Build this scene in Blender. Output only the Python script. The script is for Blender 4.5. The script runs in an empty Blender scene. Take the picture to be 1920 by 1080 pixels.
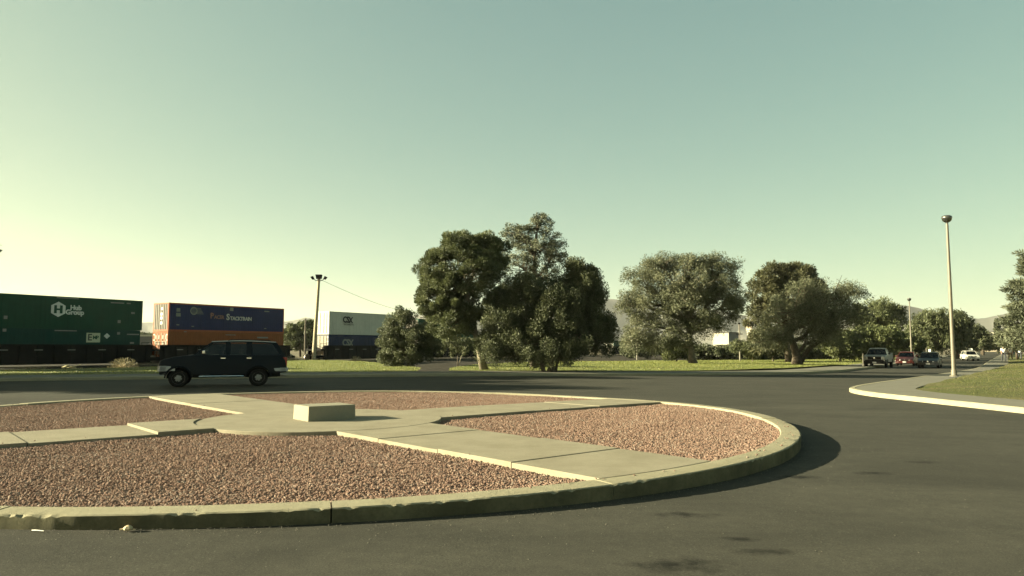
import bpy, bmesh, math, random
import numpy as np
from mathutils import Vector, Matrix, Euler
from mathutils.geometry import delaunay_2d_cdt

rnd = random.Random(7)
rng = np.random.default_rng(7)
RAD = math.radians
sc = bpy.context.scene
COL = sc.collection

# ------------------------------------------------------------------ camera
FPX, HC = 1400.0, 1.2                      # focal length in photograph pixels, eye height above the island
PITCH = math.atan(112 / 1400)
cam_d = bpy.data.cameras.new('camera')
cam = bpy.data.objects.new('camera', cam_d); COL.objects.link(cam)
cam.location = (0, 0, HC)
cam.rotation_euler = (RAD(90) + PITCH, 0, 0)
cam_d.sensor_width = 36; cam_d.lens = 36 * FPX / 1920
cam_d.clip_start = .05; cam_d.clip_end = 30000
sc.camera = cam

# ------------------------------------------------------------------ sky, sun, exposure
SUN_TO = Vector((-.9995, -.03, math.tan(RAD(16.5)))).normalized()     # towards the sun
SUN_EL = RAD(16.5)
world = bpy.data.worlds.new('World'); sc.world = world; world.use_nodes = True
nt = world.node_tree; nt.nodes.clear()
wo = nt.nodes.new('ShaderNodeOutputWorld'); bg = nt.nodes.new('ShaderNodeBackground')
sky = nt.nodes.new('ShaderNodeTexSky'); sky.sky_type = 'NISHITA'; sky.sun_disc = False
sky.sun_elevation = SUN_EL; sky.sun_rotation = math.atan2(SUN_TO.x, SUN_TO.y)
sky.altitude = 1100; sky.air_density = .6; sky.dust_density = SKY_DUST = 3.0; sky.ozone_density = 1.0
# one colour grade for the whole sky (the picture is graded towards yellow-green)
sep = nt.nodes.new('ShaderNodeSeparateColor'); comb = nt.nodes.new('ShaderNodeCombineColor')
nt.links.new(sky.outputs[0], sep.inputs[0])
SKY_GRADE = [(1.17, .78), (1.36, .63), (.98, .45)]      # (gain, gamma) per channel
for i, (g, p) in enumerate(SKY_GRADE):
    pw = nt.nodes.new('ShaderNodeMath'); pw.operation = 'POWER'; pw.inputs[1].default_value = p
    ml = nt.nodes.new('ShaderNodeMath'); ml.operation = 'MULTIPLY'; ml.inputs[1].default_value = g
    nt.links.new(sep.outputs[i], pw.inputs[0]); nt.links.new(pw.outputs[0], ml.inputs[0]); nt.links.new(ml.outputs[0], comb.inputs[i])
nt.links.new(comb.outputs[0], bg.inputs[0]); bg.inputs[1].default_value = .05
nt.links.new(bg.outputs[0], wo.inputs[0])

sun_d = bpy.data.lights.new('sun', 'SUN'); sun_d.energy = 5.0; sun_d.angle = RAD(.6); sun_d.color = (1, .93, .62)
sun = bpy.data.objects.new('sun', sun_d); COL.objects.link(sun)
sun.rotation_euler = (-SUN_TO).to_track_quat('-Z', 'Y').to_euler(); sun.location = SUN_TO * 200

sc.view_settings.view_transform = 'Standard'; sc.view_settings.look = 'None'
sc.view_settings.gamma = 1; sc.view_settings.exposure = 2.4; sc.view_settings.use_curve_mapping = False
sc.render.engine = 'CYCLES'
sc.cycles.use_denoising = True; sc.cycles.max_bounces = 7; sc.cycles.transparent_max_bounces = 24
sc.cycles.volume_bounces = 0; sc.cycles.use_adaptive_sampling = True; sc.cycles.adaptive_threshold = .015
sc.cycles.sample_clamp_indirect = 6

# ------------------------------------------------------------------ places read off the photograph
CP, SP = math.cos(PITCH), math.sin(PITCH)
def _ray(px, py):
    x, u = (px - 960) / FPX, -(py - 540) / FPX
    return x, CP - SP * u, SP + CP * u
def gp(px, py, z=0.0):                      # where the sight line meets the level z
    x, y, u = _ray(px, py); t = (z - HC) / u
    return Vector((x * t, y * t, z))
def at(px, py, Y):                          # the point at distance Y on the sight line
    x, y, u = _ray(px, py); t = Y / y
    return Vector((x * t, Y, HC + u * t))
def zr(x, y=0):                             # the road surface falls gently to the right
    return -.13 - .01 * min(30, max(-3, x))

# ------------------------------------------------------------------ helpers
def tag(o, label=None, cat=None, group=None, kind=None):
    if label: o['label'] = label
    if cat: o['category'] = cat
    if group: o['group'] = group
    if kind: o['kind'] = kind
    return o
def empty(name, loc=(0, 0, 0), rz=0, label=None, cat=None, group=None, kind=None):
    o = bpy.data.objects.new(name, None); COL.objects.link(o)
    o.location = loc; o.rotation_euler = (0, 0, rz); o.empty_display_size = .2
    return tag(o, label, cat, group, kind)
def link(name, me, m=None, parent=None):
    o = bpy.data.objects.new(name, me); COL.objects.link(o)
    if m is not None and len(me.materials) == 0: me.materials.append(m)
    if parent is not None: o.parent = parent
    return o
def copy_tree(o, parent=None):
    c = o.copy(); COL.objects.link(c); c.parent = parent
    for ch in list(o.children): copy_tree(ch, c)
    return c

class MB:
    """collects shapes into one mesh"""
    def __init__(s): s.v = []; s.f = []
    def add(s, vs, fs):
        n = len(s.v); s.v += [tuple(v) for v in vs]; s.f += [tuple(i + n for i in f) for f in fs]
    def box(s, x0, x1, y0, y1, z0, z1):
        s.add([(x0, y0, z0), (x1, y0, z0), (x1, y1, z0), (x0, y1, z0), (x0, y0, z1), (x1, y0, z1), (x1, y1, z1), (x0, y1, z1)],
              [(0, 3, 2, 1), (4, 5, 6, 7), (0, 1, 5, 4), (1, 2, 6, 5), (2, 3, 7, 6), (3, 0, 4, 7)]); return s
    def hexa(s, p):                        # eight corners, bottom four then top four
        s.add(p, [(0, 3, 2, 1), (4, 5, 6, 7), (0, 1, 5, 4), (1, 2, 6, 5), (2, 3, 7, 6), (3, 0, 4, 7)]); return s
    def tube(s, pts, rad, n=8, cap=True):
        pts = [Vector(p) for p in pts]
        if not hasattr(rad, '__len__'): rad = [rad] * len(pts)
        up = Vector((0, 0, 1)); rings = []
        for i, p in enumerate(pts):
            d = (pts[min(i + 1, len(pts) - 1)] - pts[max(i - 1, 0)]).normalized()
            a = d.cross(up if abs(d.z) < .95 else Vector((1, 0, 0))).normalized(); b = d.cross(a)
            rings.append([p + (a * math.cos(2 * math.pi * k / n) + b * math.sin(2 * math.pi * k / n)) * rad[i] for k in range(n)])
        vs = [v for r in rings for v in r]; fs = []
        for i in range(len(pts) - 1):
            for k in range(n):
                k2 = (k + 1) % n; fs.append((i * n + k, (i + 1) * n + k, (i + 1) * n + k2, i * n + k2))
        if cap: fs += [tuple(range(n)), tuple(reversed(range((len(pts) - 1) * n, len(pts) * n)))]
        s.add(vs, fs); return s
    def lathe(s, prof, n=20, axis='z', c=(0, 0, 0)):
        vs, fs = [], []
        for r, h in prof:
            for k in range(n):
                a = 2 * math.pi * k / n; p = (r * math.cos(a), r * math.sin(a), h)
                if axis == 'y': p = (p[0], p[2], p[1])
                if axis == 'x': p = (p[2], p[0], p[1])
                vs.append((p[0] + c[0], p[1] + c[1], p[2] + c[2]))
        for i in range(len(prof) - 1):
            for k in range(n):
                k2 = (k + 1) % n; fs.append((i * n + k, i * n + k2, (i + 1) * n + k2, (i + 1) * n + k))
        fs += [tuple(reversed(range(n))), tuple(range((len(prof) - 1) * n, len(prof) * n))]
        s.add(vs, fs); return s
    def mesh(s, name='m', smooth=False):
        me = bpy.data.meshes.new(name); me.from_pydata(s.v, [], s.f); me.update()
        if smooth:
            me.polygons.foreach_set('use_smooth', [True] * len(me.polygons))
        return me
    def build(s, name, m, parent=None, smooth=False, bevel=0, angle=None):
        me = s.mesh(name, smooth)
        bm = bmesh.new(); bm.from_mesh(me); bmesh.ops.recalc_face_normals(bm, faces=bm.faces)
        if bevel:
            ed = [e for e in bm.edges if e.is_manifold and e.calc_face_angle(0) > .5]
            bmesh.ops.bevel(bm, geom=ed, offset=bevel, segments=2, affect='EDGES', profile=.6, clamp_overlap=True)
        bm.to_mesh(me); bm.free()
        if angle: me.set_sharp_from_angle(angle=angle)
        return link(name, me, m, parent)

def np_mesh(name, verts, faces, smooth=False, attr=None):
    """fast mesh from arrays; faces (F,k)"""
    me = bpy.data.meshes.new(name); nf, k = faces.shape
    me.vertices.add(len(verts)); me.vertices.foreach_set('co', np.asarray(verts, np.float32).ravel())
    me.loops.add(nf * k); me.loops.foreach_set('vertex_index', faces.astype(np.int32).ravel())
    me.polygons.add(nf); me.polygons.foreach_set('loop_start', np.arange(0, nf * k, k, dtype=np.int32))
    if smooth: me.polygons.foreach_set('use_smooth', np.ones(nf, bool))
    if attr is not None:
        a = me.attributes.new('tint', 'FLOAT', 'POINT'); a.data.foreach_set('value', np.asarray(attr, np.float32))
    me.update(calc_edges=True); me.validate(); return me

def smooth_line(pts, step=.6):
    """Catmull-Rom through 2-D points, resampled"""
    P = [np.array(p, float) for p in pts]; P = [2 * P[0] - P[1]] + P + [2 * P[-1] - P[-2]]; out = []
    for i in range(1, len(P) - 2):
        a, b, c, d = P[i - 1:i + 3]; n = max(2, int(np.linalg.norm(c - b) / step))
        for k in range(n):
            t = k / n; out.append(.5 * (2 * b + (c - a) * t + (2 * a - 5 * b + 4 * c - d) * t * t + (3 * b - a - 3 * c + d) * t ** 3))
    out.append(P[-2]); return out
def offset_line(L, d):                      # d to the left of the travel direction; may vary along the line
    out = []
    for i, p in enumerate(L):
        t = L[min(i + 1, len(L) - 1)] - L[max(i - 1, 0)]; t = t / np.linalg.norm(t)
        dd = d(i / (len(L) - 1)) if callable(d) else d
        out.append(p + np.array([-t[1], t[0]]) * dd)
    return out
def fill(poly, zf, step=1.0, jitter=.0):
    """a triangulated sheet inside a 2-D outline, height by zf(x, y)"""
    poly = [np.array(p, float) for p in poly]; ring = []
    for a, b in zip(poly, poly[1:] + poly[:1]):
        n = max(1, int(np.linalg.norm(b - a) / step))
        ring += [a + (b - a) * k / n for k in range(n)]
    A = np.array(ring); x0, y0 = A.min(0); x1, y1 = A.max(0)
    gx, gy = np.meshgrid(np.arange(x0 + step * .5, x1, step), np.arange(y0 + step * .5, y1, step)); G = np.stack([gx.ravel(), gy.ravel()], 1)
    if jitter: G = G + rng.uniform(-jitter, jitter, G.shape)
    G = G[inside(G, A)]
    V = [Vector(p) for p in ring] + [Vector(p) for p in G]; n = len(ring)
    vo, eo, fo, *_ = delaunay_2d_cdt(V, [(i, (i + 1) % n) for i in range(n)], [], 1, 1e-4)
    return [(v.x, v.y, zf(v.x, v.y)) for v in vo], fo
def inside(G, A):
    x, y = G[:, 0], G[:, 1]; r = np.zeros(len(G), bool); B = np.roll(A, -1, 0)
    for (ax, ay), (bx, by) in zip(A, B):
        c = (ay > y) != (by > y)
        if c.any():
            with np.errstate(divide='ignore', invalid='ignore'):
                r ^= c & (x < (bx - ax) * (y - ay) / (by - ay) + ax)
    return r

# ------------------------------------------------------------------ materials
def new_mat(name):
    m = bpy.data.materials.new(name); m.use_nodes = True; nt = m.node_tree
    return m, nt, nt.nodes['Principled BSDF']
def noise(nt, scale, detail=4, rough=.6, coord=None, dist=0, stretch=None):
    n = nt.nodes.new('ShaderNodeTexNoise'); n.inputs['Scale'].default_value = scale; n.inputs['Detail'].default_value = detail
    n.inputs['Roughness'].default_value = rough; n.inputs['Distortion'].default_value = dist
    c = coord or pos(nt)
    if stretch:
        mp = nt.nodes.new('ShaderNodeMapping'); mp.inputs['Scale'].default_value = stretch; nt.links.new(c, mp.inputs[0]); c = mp.outputs[0]
    nt.links.new(c, n.inputs['Vector']); return n.outputs['Fac']
def pos(nt):
    g = nt.nodes.get('geo') or nt.nodes.new('ShaderNodeNewGeometry'); g.name = 'geo'; return g.outputs['Position']
def ramp(nt, fac, stops):
    r = nt.nodes.new('ShaderNodeValToRGB'); e = r.color_ramp.elements
    while len(e) < len(stops): e.new(.5)
    for x, (p, c) in zip(e, stops):
        x.position = p; x.color = (*c, 1) if hasattr(c, '__len__') else (c, c, c, 1)
    nt.links.new(fac, r.inputs[0]); return r.outputs[0]
def mixc(nt, fac, a, b, mode='MIX'):
    n = nt.nodes.new('ShaderNodeMix'); n.data_type = 'RGBA'; n.blend_type = mode
    for k, v in ((0, fac), (6, a), (7, b)):
        if hasattr(v, 'is_output'): nt.links.new(v, n.inputs[k])
        elif k == 0: n.inputs[0].default_value = v
        else: n.inputs[k].default_value = (*v, 1) if hasattr(v, '__len__') else (v, v, v, 1)
    return n.outputs[2]
def math_n(nt, op, a, b=0.0):
    n = nt.nodes.new('ShaderNodeMath'); n.operation = op
    for k, v in ((0, a), (1, b)):
        if hasattr(v, 'is_output'): nt.links.new(v, n.inputs[k])
        else: n.inputs[k].default_value = v
    return n.outputs[0]
def bump(nt, p, h, strength=.4, dist=.02):
    b = nt.nodes.new('ShaderNodeBump'); b.inputs['Strength'].default_value = strength; b.inputs['Distance'].default_value = dist
    nt.links.new(h, b.inputs['Height']); nt.links.new(b.outputs[0], p.inputs['Normal'])
def M(name, col, rough=.6, metal=0.0, var=.0, vscale=3.0, bmp=None, spec=.5, coat=0, obj=False):
    """a plain material with some uneven colour and relief"""
    m, nt, p = new_mat(name)
    p.inputs['Roughness'].default_value = rough; p.inputs['Metallic'].default_value = metal
    p.inputs['Specular IOR Level'].default_value = spec; p.inputs['Coat Weight'].default_value = coat
    c = None
    if obj:
        tc = nt.nodes.new('ShaderNodeTexCoord'); c = tc.outputs['Object']
    if var:
        n = noise(nt, vscale, 6, .65, c)
        lo = tuple(max(0, x * (1 - var)) for x in col); hi = tuple(min(1, x * (1 + var)) for x in col)
        nt.links.new(ramp(nt, n, [(.3, lo), (.7, hi)]), p.inputs['Base Color'])
    else: p.inputs['Base Color'].default_value = (*col, 1)
    if bmp: bump(nt, p, noise(nt, bmp[0], 5, .6, c), bmp[1], bmp[2])
    return m

def leaf_mat(name, a, b, c=None, trans=.3):
    m, nt, p = new_mat(name); at_ = nt.nodes.new('ShaderNodeAttribute'); at_.attribute_name = 'tint'
    col = ramp(nt, at_.outputs['Fac'], [(0, a), (.6, b), (1, c or b)])
    nt.links.new(col, p.inputs['Base Color']); p.inputs['Roughness'].default_value = .55; p.inputs['Specular IOR Level'].default_value = .25
    t = nt.nodes.new('ShaderNodeBsdfTranslucent'); nt.links.new(col, t.inputs[0])
    mx = nt.nodes.new('ShaderNodeMixShader'); mx.inputs[0].default_value = trans
    nt.links.new(p.outputs[0], mx.inputs[1]); nt.links.new(t.outputs[0], mx.inputs[2])
    nt.links.new(mx.outputs[0], nt.nodes['Material Output'].inputs[0]); return m

def make_asphalt():
    m, nt, p = new_mat('asphalt')
    fine = noise(nt, 75, 5, .75); mid = noise(nt, 7, 8, .75); big = noise(nt, .45, 7, .65, dist=.8); wear = noise(nt, 1.0, 5, .6, stretch=(.25, 1.6, 1))
    c = mixc(nt, ramp(nt, big, [(.30, 0), (.70, 1)]), (.037, .0355, .0295), (.060, .057, .046))
    c = mixc(nt, math_n(nt, 'MULTIPLY', ramp(nt, wear, [(.45, 0), (.72, 1)]), .5), c, (.074, .070, .056))
    c = mixc(nt, math_n(nt, 'MULTIPLY', ramp(nt, mid, [(.35, 0), (.7, 1)]), .45), c, (0.0264, 0.0257, 0.0226))
    c = mixc(nt, ramp(nt, fine, [(.56, 0), (.72, .8)]), c, (.125, .118, .098))
    c = mixc(nt, ramp(nt, fine, [(.28, 1), (.45, 0)]), c, (.012, .012, .011))
    # oil and rubber stains at their own places
    for (x, y, r, s) in STAINS:
        d = nt.nodes.new('ShaderNodeVectorMath'); d.operation = 'DISTANCE'; d.inputs[1].default_value = (x, y, zr(x))
        mp = nt.nodes.new('ShaderNodeMapping'); mp.inputs['Location'].default_value = (x * (1 - s), 0, 0); mp.inputs['Scale'].default_value = (s, 1, 1)
        nt.links.new(pos(nt), mp.inputs[0]); nt.links.new(mp.outputs[0], d.inputs[0])
        wob = math_n(nt, 'ADD', d.outputs['Value'], math_n(nt, 'MULTIPLY', math_n(nt, 'SUBTRACT', noise(nt, 9, 6, .7), .5), r * 2.6))
        f = math_n(nt, 'DIVIDE', wob, r)
        c = mixc(nt, ramp(nt, f, [(.0, .85), (1.0, 0)]), c, (0.0083, 0.0083, 0.0075))
    nt.links.new(c, p.inputs['Base Color']); p.inputs['Roughness'].default_value = .9; p.inputs['Specular IOR Level'].default_value = .06
    bump(nt, p, math_n(nt, 'ADD', fine, math_n(nt, 'MULTIPLY', mid, .6)), .4, .008); return m

def make_concrete(name, col, dirt=(.2, .18, .12), stain=.35, bs=.25):
    m, nt, p = new_mat(name)
    a = noise(nt, 1.7, 6, .65); b = noise(nt, 30, 5, .7); g = noise(nt, 240, 2, .6)
    c = mixc(nt, math_n(nt, 'MULTIPLY', ramp(nt, a, [(.40, 0), (.68, 1)]), stain), col, dirt)
    c = mixc(nt, math_n(nt, 'MULTIPLY', ramp(nt, b, [(.4, 0), (.75, 1)]), .45), c, tuple(x * .7 for x in col))
    c = mixc(nt, ramp(nt, noise(nt, 55, 3, .6), [(.66, 0), (.72, .5)]), c, tuple(x * .5 for x in col))
    nt.links.new(c, p.inputs['Base Color']); p.inputs['Roughness'].default_value = .9; p.inputs['Specular IOR Level'].default_value = .08
    bump(nt, p, math_n(nt, 'ADD', b, math_n(nt, 'MULTIPLY', g, .4)), bs, .01); return m

def make_grass(name, a, b, dry, dry_amt=.5):
    m, nt, p = new_mat(name)
    big = noise(nt, .25, 5, .6, dist=.5); mid = noise(nt, 3, 6, .7); fine = noise(nt, 60, 3, .7)
    c = mixc(nt, ramp(nt, mid, [(.3, 0), (.7, 1)]), a, b)
    c = mixc(nt, math_n(nt, 'MULTIPLY', ramp(nt, big, [(.45, 0), (.7, 1)]), dry_amt), c, dry)
    c = mixc(nt, ramp(nt, fine, [(.25, .6), (.5, 0)]), c, tuple(x * .4 for x in a))
    nt.links.new(c, p.inputs['Base Color']); p.inputs['Roughness'].default_value = .8; p.inputs['Specular IOR Level'].default_value = .2
    bump(nt, p, math_n(nt, 'ADD', fine, mid), 1.0, .08); return m

def glass_mat(name, tint, gloss=.12):
    m = bpy.data.materials.new(name); m.use_nodes = True; nt = m.node_tree; nt.nodes.remove(nt.nodes['Principled BSDF'])
    t = nt.nodes.new('ShaderNodeBsdfTransparent'); t.inputs[0].default_value = (*tint, 1)
    g = nt.nodes.new('ShaderNodeBsdfGlossy'); g.inputs['Roughness'].default_value = .04
    ge = nt.nodes.new('ShaderNodeNewGeometry'); dt = nt.nodes.new('ShaderNodeVectorMath'); dt.operation = 'DOT_PRODUCT'
    nt.links.new(ge.outputs['Normal'], dt.inputs[0]); nt.links.new(ge.outputs['Incoming'], dt.inputs[1])
    k = math_n(nt, 'POWER', math_n(nt, 'SUBTRACT', 1.0, math_n(nt, 'ABSOLUTE', dt.outputs['Value'])), 5.0)
    f = math_n(nt, 'ADD', math_n(nt, 'MULTIPLY', k, .9), .04); mx = nt.nodes.new('ShaderNodeMixShader')
    nt.links.new(f, mx.inputs[0]); nt.links.new(t.outputs[0], mx.inputs[1]); nt.links.new(g.outputs[0], mx.inputs[2])
    nt.links.new(mx.outputs[0], nt.nodes['Material Output'].inputs[0]); return m
# ------------------------------------------------------------------ ground, roads, pavements
STAINS = []
for px, py, r, s in ((1270, 1062, .19, .5), (1425, 1035, .12, .5), (1500, 893, .14, .5), (1640, 884, .13, .45), (1725, 862, .13, .5), (1285, 966, .12, .4), (1385, 1012, .08, .5)):
    g = gp(px, py, -.15); STAINS.append((g.x, g.y, r, s))
m_asphalt = make_asphalt()
m_conc = make_concrete('concrete_path', (.218, .195, .145), (.135, .116, .080), .55)
m_kerb = make_concrete('concrete_kerb', (.255, .232, .165), (.18, .158, .10), .5, .5)
m_kerb_face = make_concrete('kerb_road_face', (.075, .070, .045), (.16, .145, .09), .9, .6)     # the kerb's road side in a darker, patchy colour
m_walk = make_concrete('concrete_pavement', (0.1460, 0.1387, 0.1131), (0.0985, 0.0913, 0.0730), .5)
m_grass = make_grass('lawn', (.105, .125, .028), (.165, .175, .046), (.21, .185, .075), .5)
m_grass_r = make_grass('lawn_worn', (.066, .076, .019), (.105, .108, .030), (.16, .128, .07), 1.0)
m_dirt = M('dry_soil', (0.0273, 0.0221, 0.0158), .95, var=.4, vscale=.6, bmp=(0.8400, 0.1680, 0.0168), spec=.1)
m_plain = M('desert_plain', (0.1260, 0.1080, 0.0720), .95, var=.35, vscale=.02, spec=.1)

me = MB()
NR = 96; rings = [0, 60, 200, 600, 1500, 3000, 5600]
vs = [(0, 0, -.62)]; fs = []
for r in rings[1:]:
    for k in range(NR):
        a = 2 * math.pi * k / NR; vs.append((r * math.cos(a), r * math.sin(a), -.62))
for k in range(NR): fs.append((0, 1 + k, 1 + (k + 1) % NR))
for i in range(len(rings) - 2):
    for k in range(NR):
        k2 = (k + 1) % NR; b = 1 + i * NR; fs.append((b + k, b + NR + k, b + NR + k2, b + k2))
me.add(vs, fs); tag(me.build('ground', m_plain), kind='structure')

U = np.array([.557, .83])                                             # the direction of the far road and the railway
far_kerb = smooth_line([(-24, -24), (-24.8, 0), (-25.4, 13), (-25, 20), (-23.4, 25.6), (-19.9, 29.1), (-9.8, 32.4), (-1.5, 35.0), (5, 36.9), (11.5, 39.4), (16.8, 43), (21, 48), (24.3, 53), (31, 63), (52, 95), (110, 181.5), (220, 345)], .8)
right_kerb = smooth_line([(15, -20), (12.6, 4), (11.6, 12), (11.25, 16.5), (10.85, 20), (10.62, 22.3), (11.0, 24.5), (12.1, 26.5), (14.2, 29.4), (20, 36.9), (29, 48.6), (36, 58), (46, 73), (62, 97), (120, 183.5), (230, 347)], .5)

# asphalt: one sheet from behind the eye to the far kerb, and on along the far road
road_poly = [(-25, -25), (40, -25), (40, 30)] + [tuple(p) for p in offset_line(right_kerb, -1.2) if p[1] > 36][::6] + [tuple(p) for p in offset_line(far_kerb, 1.2)][::-6]
v, f = fill(road_poly, lambda x, y: zr(x, y), 4.0)
r_ = MB(); r_.add(v, f); road = r_.build('road', m_asphalt, smooth=True); tag(road, kind='structure')

def ribbon(line, d0, d1, z_up, name, mat, depth=.3, rnd_edge=0.02, parent=None, closed_ends=True):
    """a solid strip between two offsets of a line, top at the road level plus z_up"""
    A, B = offset_line(line, d0), offset_line(line, d1); b = MB(); n = len(line); vs = []
    for p, q in zip(A, B):
        za = zr(p[0]) + z_up; e = (q - p) / np.linalg.norm(q - p)
        vs += [(p[0], p[1], za - depth), (p[0], p[1], za - rnd_edge), (p[0] + e[0] * rnd_edge, p[1] + e[1] * rnd_edge, za), (q[0], q[1], za), (q[0], q[1], za - depth)]
    fs = []
    for i in range(n - 1):
        for k in range(4): fs.append((i * 5 + k, i * 5 + k + 1, (i + 1) * 5 + k + 1, (i + 1) * 5 + k))
    if closed_ends: fs += [tuple(range(5)), tuple(reversed(range((n - 1) * 5, n * 5)))]
    b.add(vs, fs); return b.build(name, mat, parent, smooth=False)
tag(ribbon(far_kerb, 0, .16, .135, 'kerb', m_kerb, rnd_edge=.03), kind='structure')
walk_w = lambda t: 3.2 - 1.2 * min(1, max(0, (t - .2) * 4))
tag(ribbon(far_kerb, .165, walk_w, .131, 'pavement', m_walk), kind='structure')
tag(ribbon(right_kerb, 0, -.17, .125, 'kerb', m_kerb, rnd_edge=.03), kind='structure')
tag(ribbon(right_kerb, -.175, -1.95, .121, 'pavement', m_walk), kind='structure')

# lawns
far_back = offset_line(far_kerb, lambda t: walk_w(t) - .05)
def hump(x, y, cx, cy, sx, sy, h): return h * math.exp(-((x - cx) / sx) ** 2 - ((y - cy) / sy) ** 2)
def z_lawn(x, y):
    w = .05 * math.sin(x * .35 + y * .2) + .03 * math.sin(x * .9 - y * .7)
    return zr(x) + .125 + max(0, .0 + w) * .5 + hump(x, y, 10, 56, 16, 12, .12)
fb = [p for p in far_back if p[0] < -4.4]
lawn_l = [tuple(p) for p in fb] + [(-5.2, 43), (-7.6, 50), (-11.2, 60), (-15, 67.5), (-18.5, 71), (-21.5, 69), (-22.5, 58), (-21.5, 47), (-25, 41.5), (-34, 39), (-62, 38), (-62, -24)]
v, f = fill(lawn_l, z_lawn, 1.2, .3); b = MB(); b.add(v, f); lawnL = b.build('lawn', m_grass, smooth=True); tag(lawnL, kind='structure')
fb = [p for p in far_back if p[0] > -3.2 and p[1] < 120]
lawn_m = [tuple(p) for p in fb] + [(60, 140), (40, 112), (28, 92), (16, 80), (8, 70), (1, 60), (-2.5, 50), (-3.6, 43)]
v, f = fill(lawn_m, z_lawn, 1.2, .3); b = MB(); b.add(v, f); lawnM = b.build('lawn', m_grass, smooth=True); tag(lawnM, kind='structure')
rb = offset_line(right_kerb, -1.9)
rb = [p for p in rb if -18 < p[1] < 120]
def z_lawn_r(x, y):
    d = max(0, x - (12.8 + max(0, y - 24) * .62)); d = min(d, max(0, x - 12.6))
    return zr(x) + .115 + .55 * (1 - math.exp(-d / 7)) + .02 * math.sin(x * 1.1 + y * .8)
lawn_r = [tuple(p) for p in rb][::2] + [(110, 118), (110, -18)]
v, f = fill(lawn_r, z_lawn_r, 1.1, .25); b = MB(); b.add(v, f); lawnR = b.build('lawn', m_grass_r, smooth=True); tag(lawnR, kind='structure')

# bare soil between the lawns and the railway
def z_dirt(x, y):
    return -.50 + .12 * math.sin(x * .21 + y * .13) * math.sin(y * .3) + .05 * math.sin(x * 1.3) * math.sin(y * 1.1) + hump(x, y, -28, 45, 10, 6, .22)
v, f = fill([(-75, 22), (-20, 33), (0, 38), (16, 46), (26, 60), (60, 118), (140, 250), (90, 262), (20, 175), (-75, 60)], z_dirt, 2.2, .5)
b = MB(); b.add(v, f); tag(b.build('soil', m_dirt, smooth=True), kind='structure')
# ------------------------------------------------------------------ the round traffic island
IC = np.array([-3.32, 13.37]); IR = 7.87; IW = .27                    # centre, outer radius, kerb width
def kerb_z(a):                                                        # the kerb top sags a little on the far right
    d = (math.degrees(a) - 48 + 180) % 360 - 180
    return -.045 * math.exp(-(d / 24) ** 2)
isl = empty('island_kerb', (0, 0, 0)); tag(isl, kind='structure')
joints = [-57.6 + 18.0 * k for k in range(20)]
for j, a0 in enumerate(joints):
    a1 = a0 + 18.0; g = .0007
    A0, A1 = RAD(a0) + g, RAD(a1) - g; n = 56; b = MB(); vs = []; fs = []
    step = rnd.uniform(-.004, .004)
    for i in range(n + 1):
        a = A0 + (A1 - A0) * i / n; ca, sa = math.cos(a), math.sin(a); z0 = kerb_z(a) + step
        chip = 0
        if rnd.random() < .16: chip = rnd.uniform(.004, .020)
        w = .004 * math.sin(a * 31) + rnd.uniform(-.003, .003)
        zb = zr(IC[0] + IR * ca) - .06
        prof = [(IR - .006, zb), (IR + .002 + w, z0 - .05), (IR + w - chip * .3, z0 - .012 - chip), (IR - .010 - chip, z0 - .002 - chip * .3), (IR - .03 - chip, z0), (IR - IW + .012, z0 + .001), (IR - IW, z0 - .010), (IR - IW, z0 - .2)]
        vs += [(IC[0] + r * ca, IC[1] + r * sa, z) for r, z in prof]
    k = len(prof)
    for i in range(n):
        for q in range(k - 1): fs.append((i * k + q, (i + 1) * k + q, (i + 1) * k + q + 1, i * k + q + 1))
    fs += [tuple(range(k)), tuple(reversed(range(n * k, (n + 1) * k)))]
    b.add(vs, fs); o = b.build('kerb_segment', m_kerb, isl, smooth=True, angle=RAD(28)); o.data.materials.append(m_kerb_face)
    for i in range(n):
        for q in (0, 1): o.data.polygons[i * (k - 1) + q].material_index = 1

# concrete cross of paths: arms run along two directions at right angles
AM = np.array([.652, -.758]); AN = np.array([.758, .652])             # arm directions
PC = np.array([-3.2, 12.75]); PR = 2.0                                # round platform in the middle
path = empty('path', (0, 0, 0)); tag(path, kind='structure')
def slab(axis, perp, p0, p1, a0, a1, z, dz=0, tilt=0):
    """one slab of an arm; a0/a1 are distances along the axis from the island centre, None means: ends on the platform or at the kerb"""
    n = 10; b = MB(); top = []; bot = []; th = .16
    near, far = [], []
    for i in range(n + 1):
        p = p0 + (p1 - p0) * i / n
        base = IC + perp * p
        if a0 is None:                                                # start on the platform's edge
            rel = base - PC; bq = rel @ axis; cq = rel @ rel - PR * PR; s = -bq + math.sqrt(max(0, bq * bq - cq))
            s += .006
        else: s = a0 + .004
        if a1 is None:
            rr = IR - IW - .006; e = math.sqrt(rr * rr - p * p)
        else: e = a1 - .004
        near.append((base + axis * s, s)); far.append((base + axis * e, e))
    def zz(q, s): return z + dz + tilt * s + min(0, kerb_z(math.atan2(*(q - IC)[::-1])) * max(0, (np.linalg.norm(q - IC) - 4) / 3.6))
    vs = [(q[0], q[1], zz(q, s)) for q, s in near] + [(q[0], q[1], zz(q, s)) for q, s in far]
    vs += [(x, y, w - th) for x, y, w in vs[:]]
    N = n + 1; fs = [(i, i + 1, N + i + 1, N + i) for i in range(n)] + [(2 * N + i, 3 * N + i, 3 * N + i + 1, 2 * N + i + 1) for i in range(n)]
    fs += [(i, 2 * N + i, 2 * N + i + 1, i + 1) for i in range(n)] + [(N + i, N + i + 1, 3 * N + i + 1, 3 * N + i) for i in range(n)]
    fs += [(0, N, 3 * N, 2 * N), (n, 2 * N + n, 3 * N + n, N + n)]
    b.add(vs, fs); return b.build('slab', m_conc, path, bevel=.008)
nn = -float(IC @ AN); mm = -float(IC @ AM)
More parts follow.
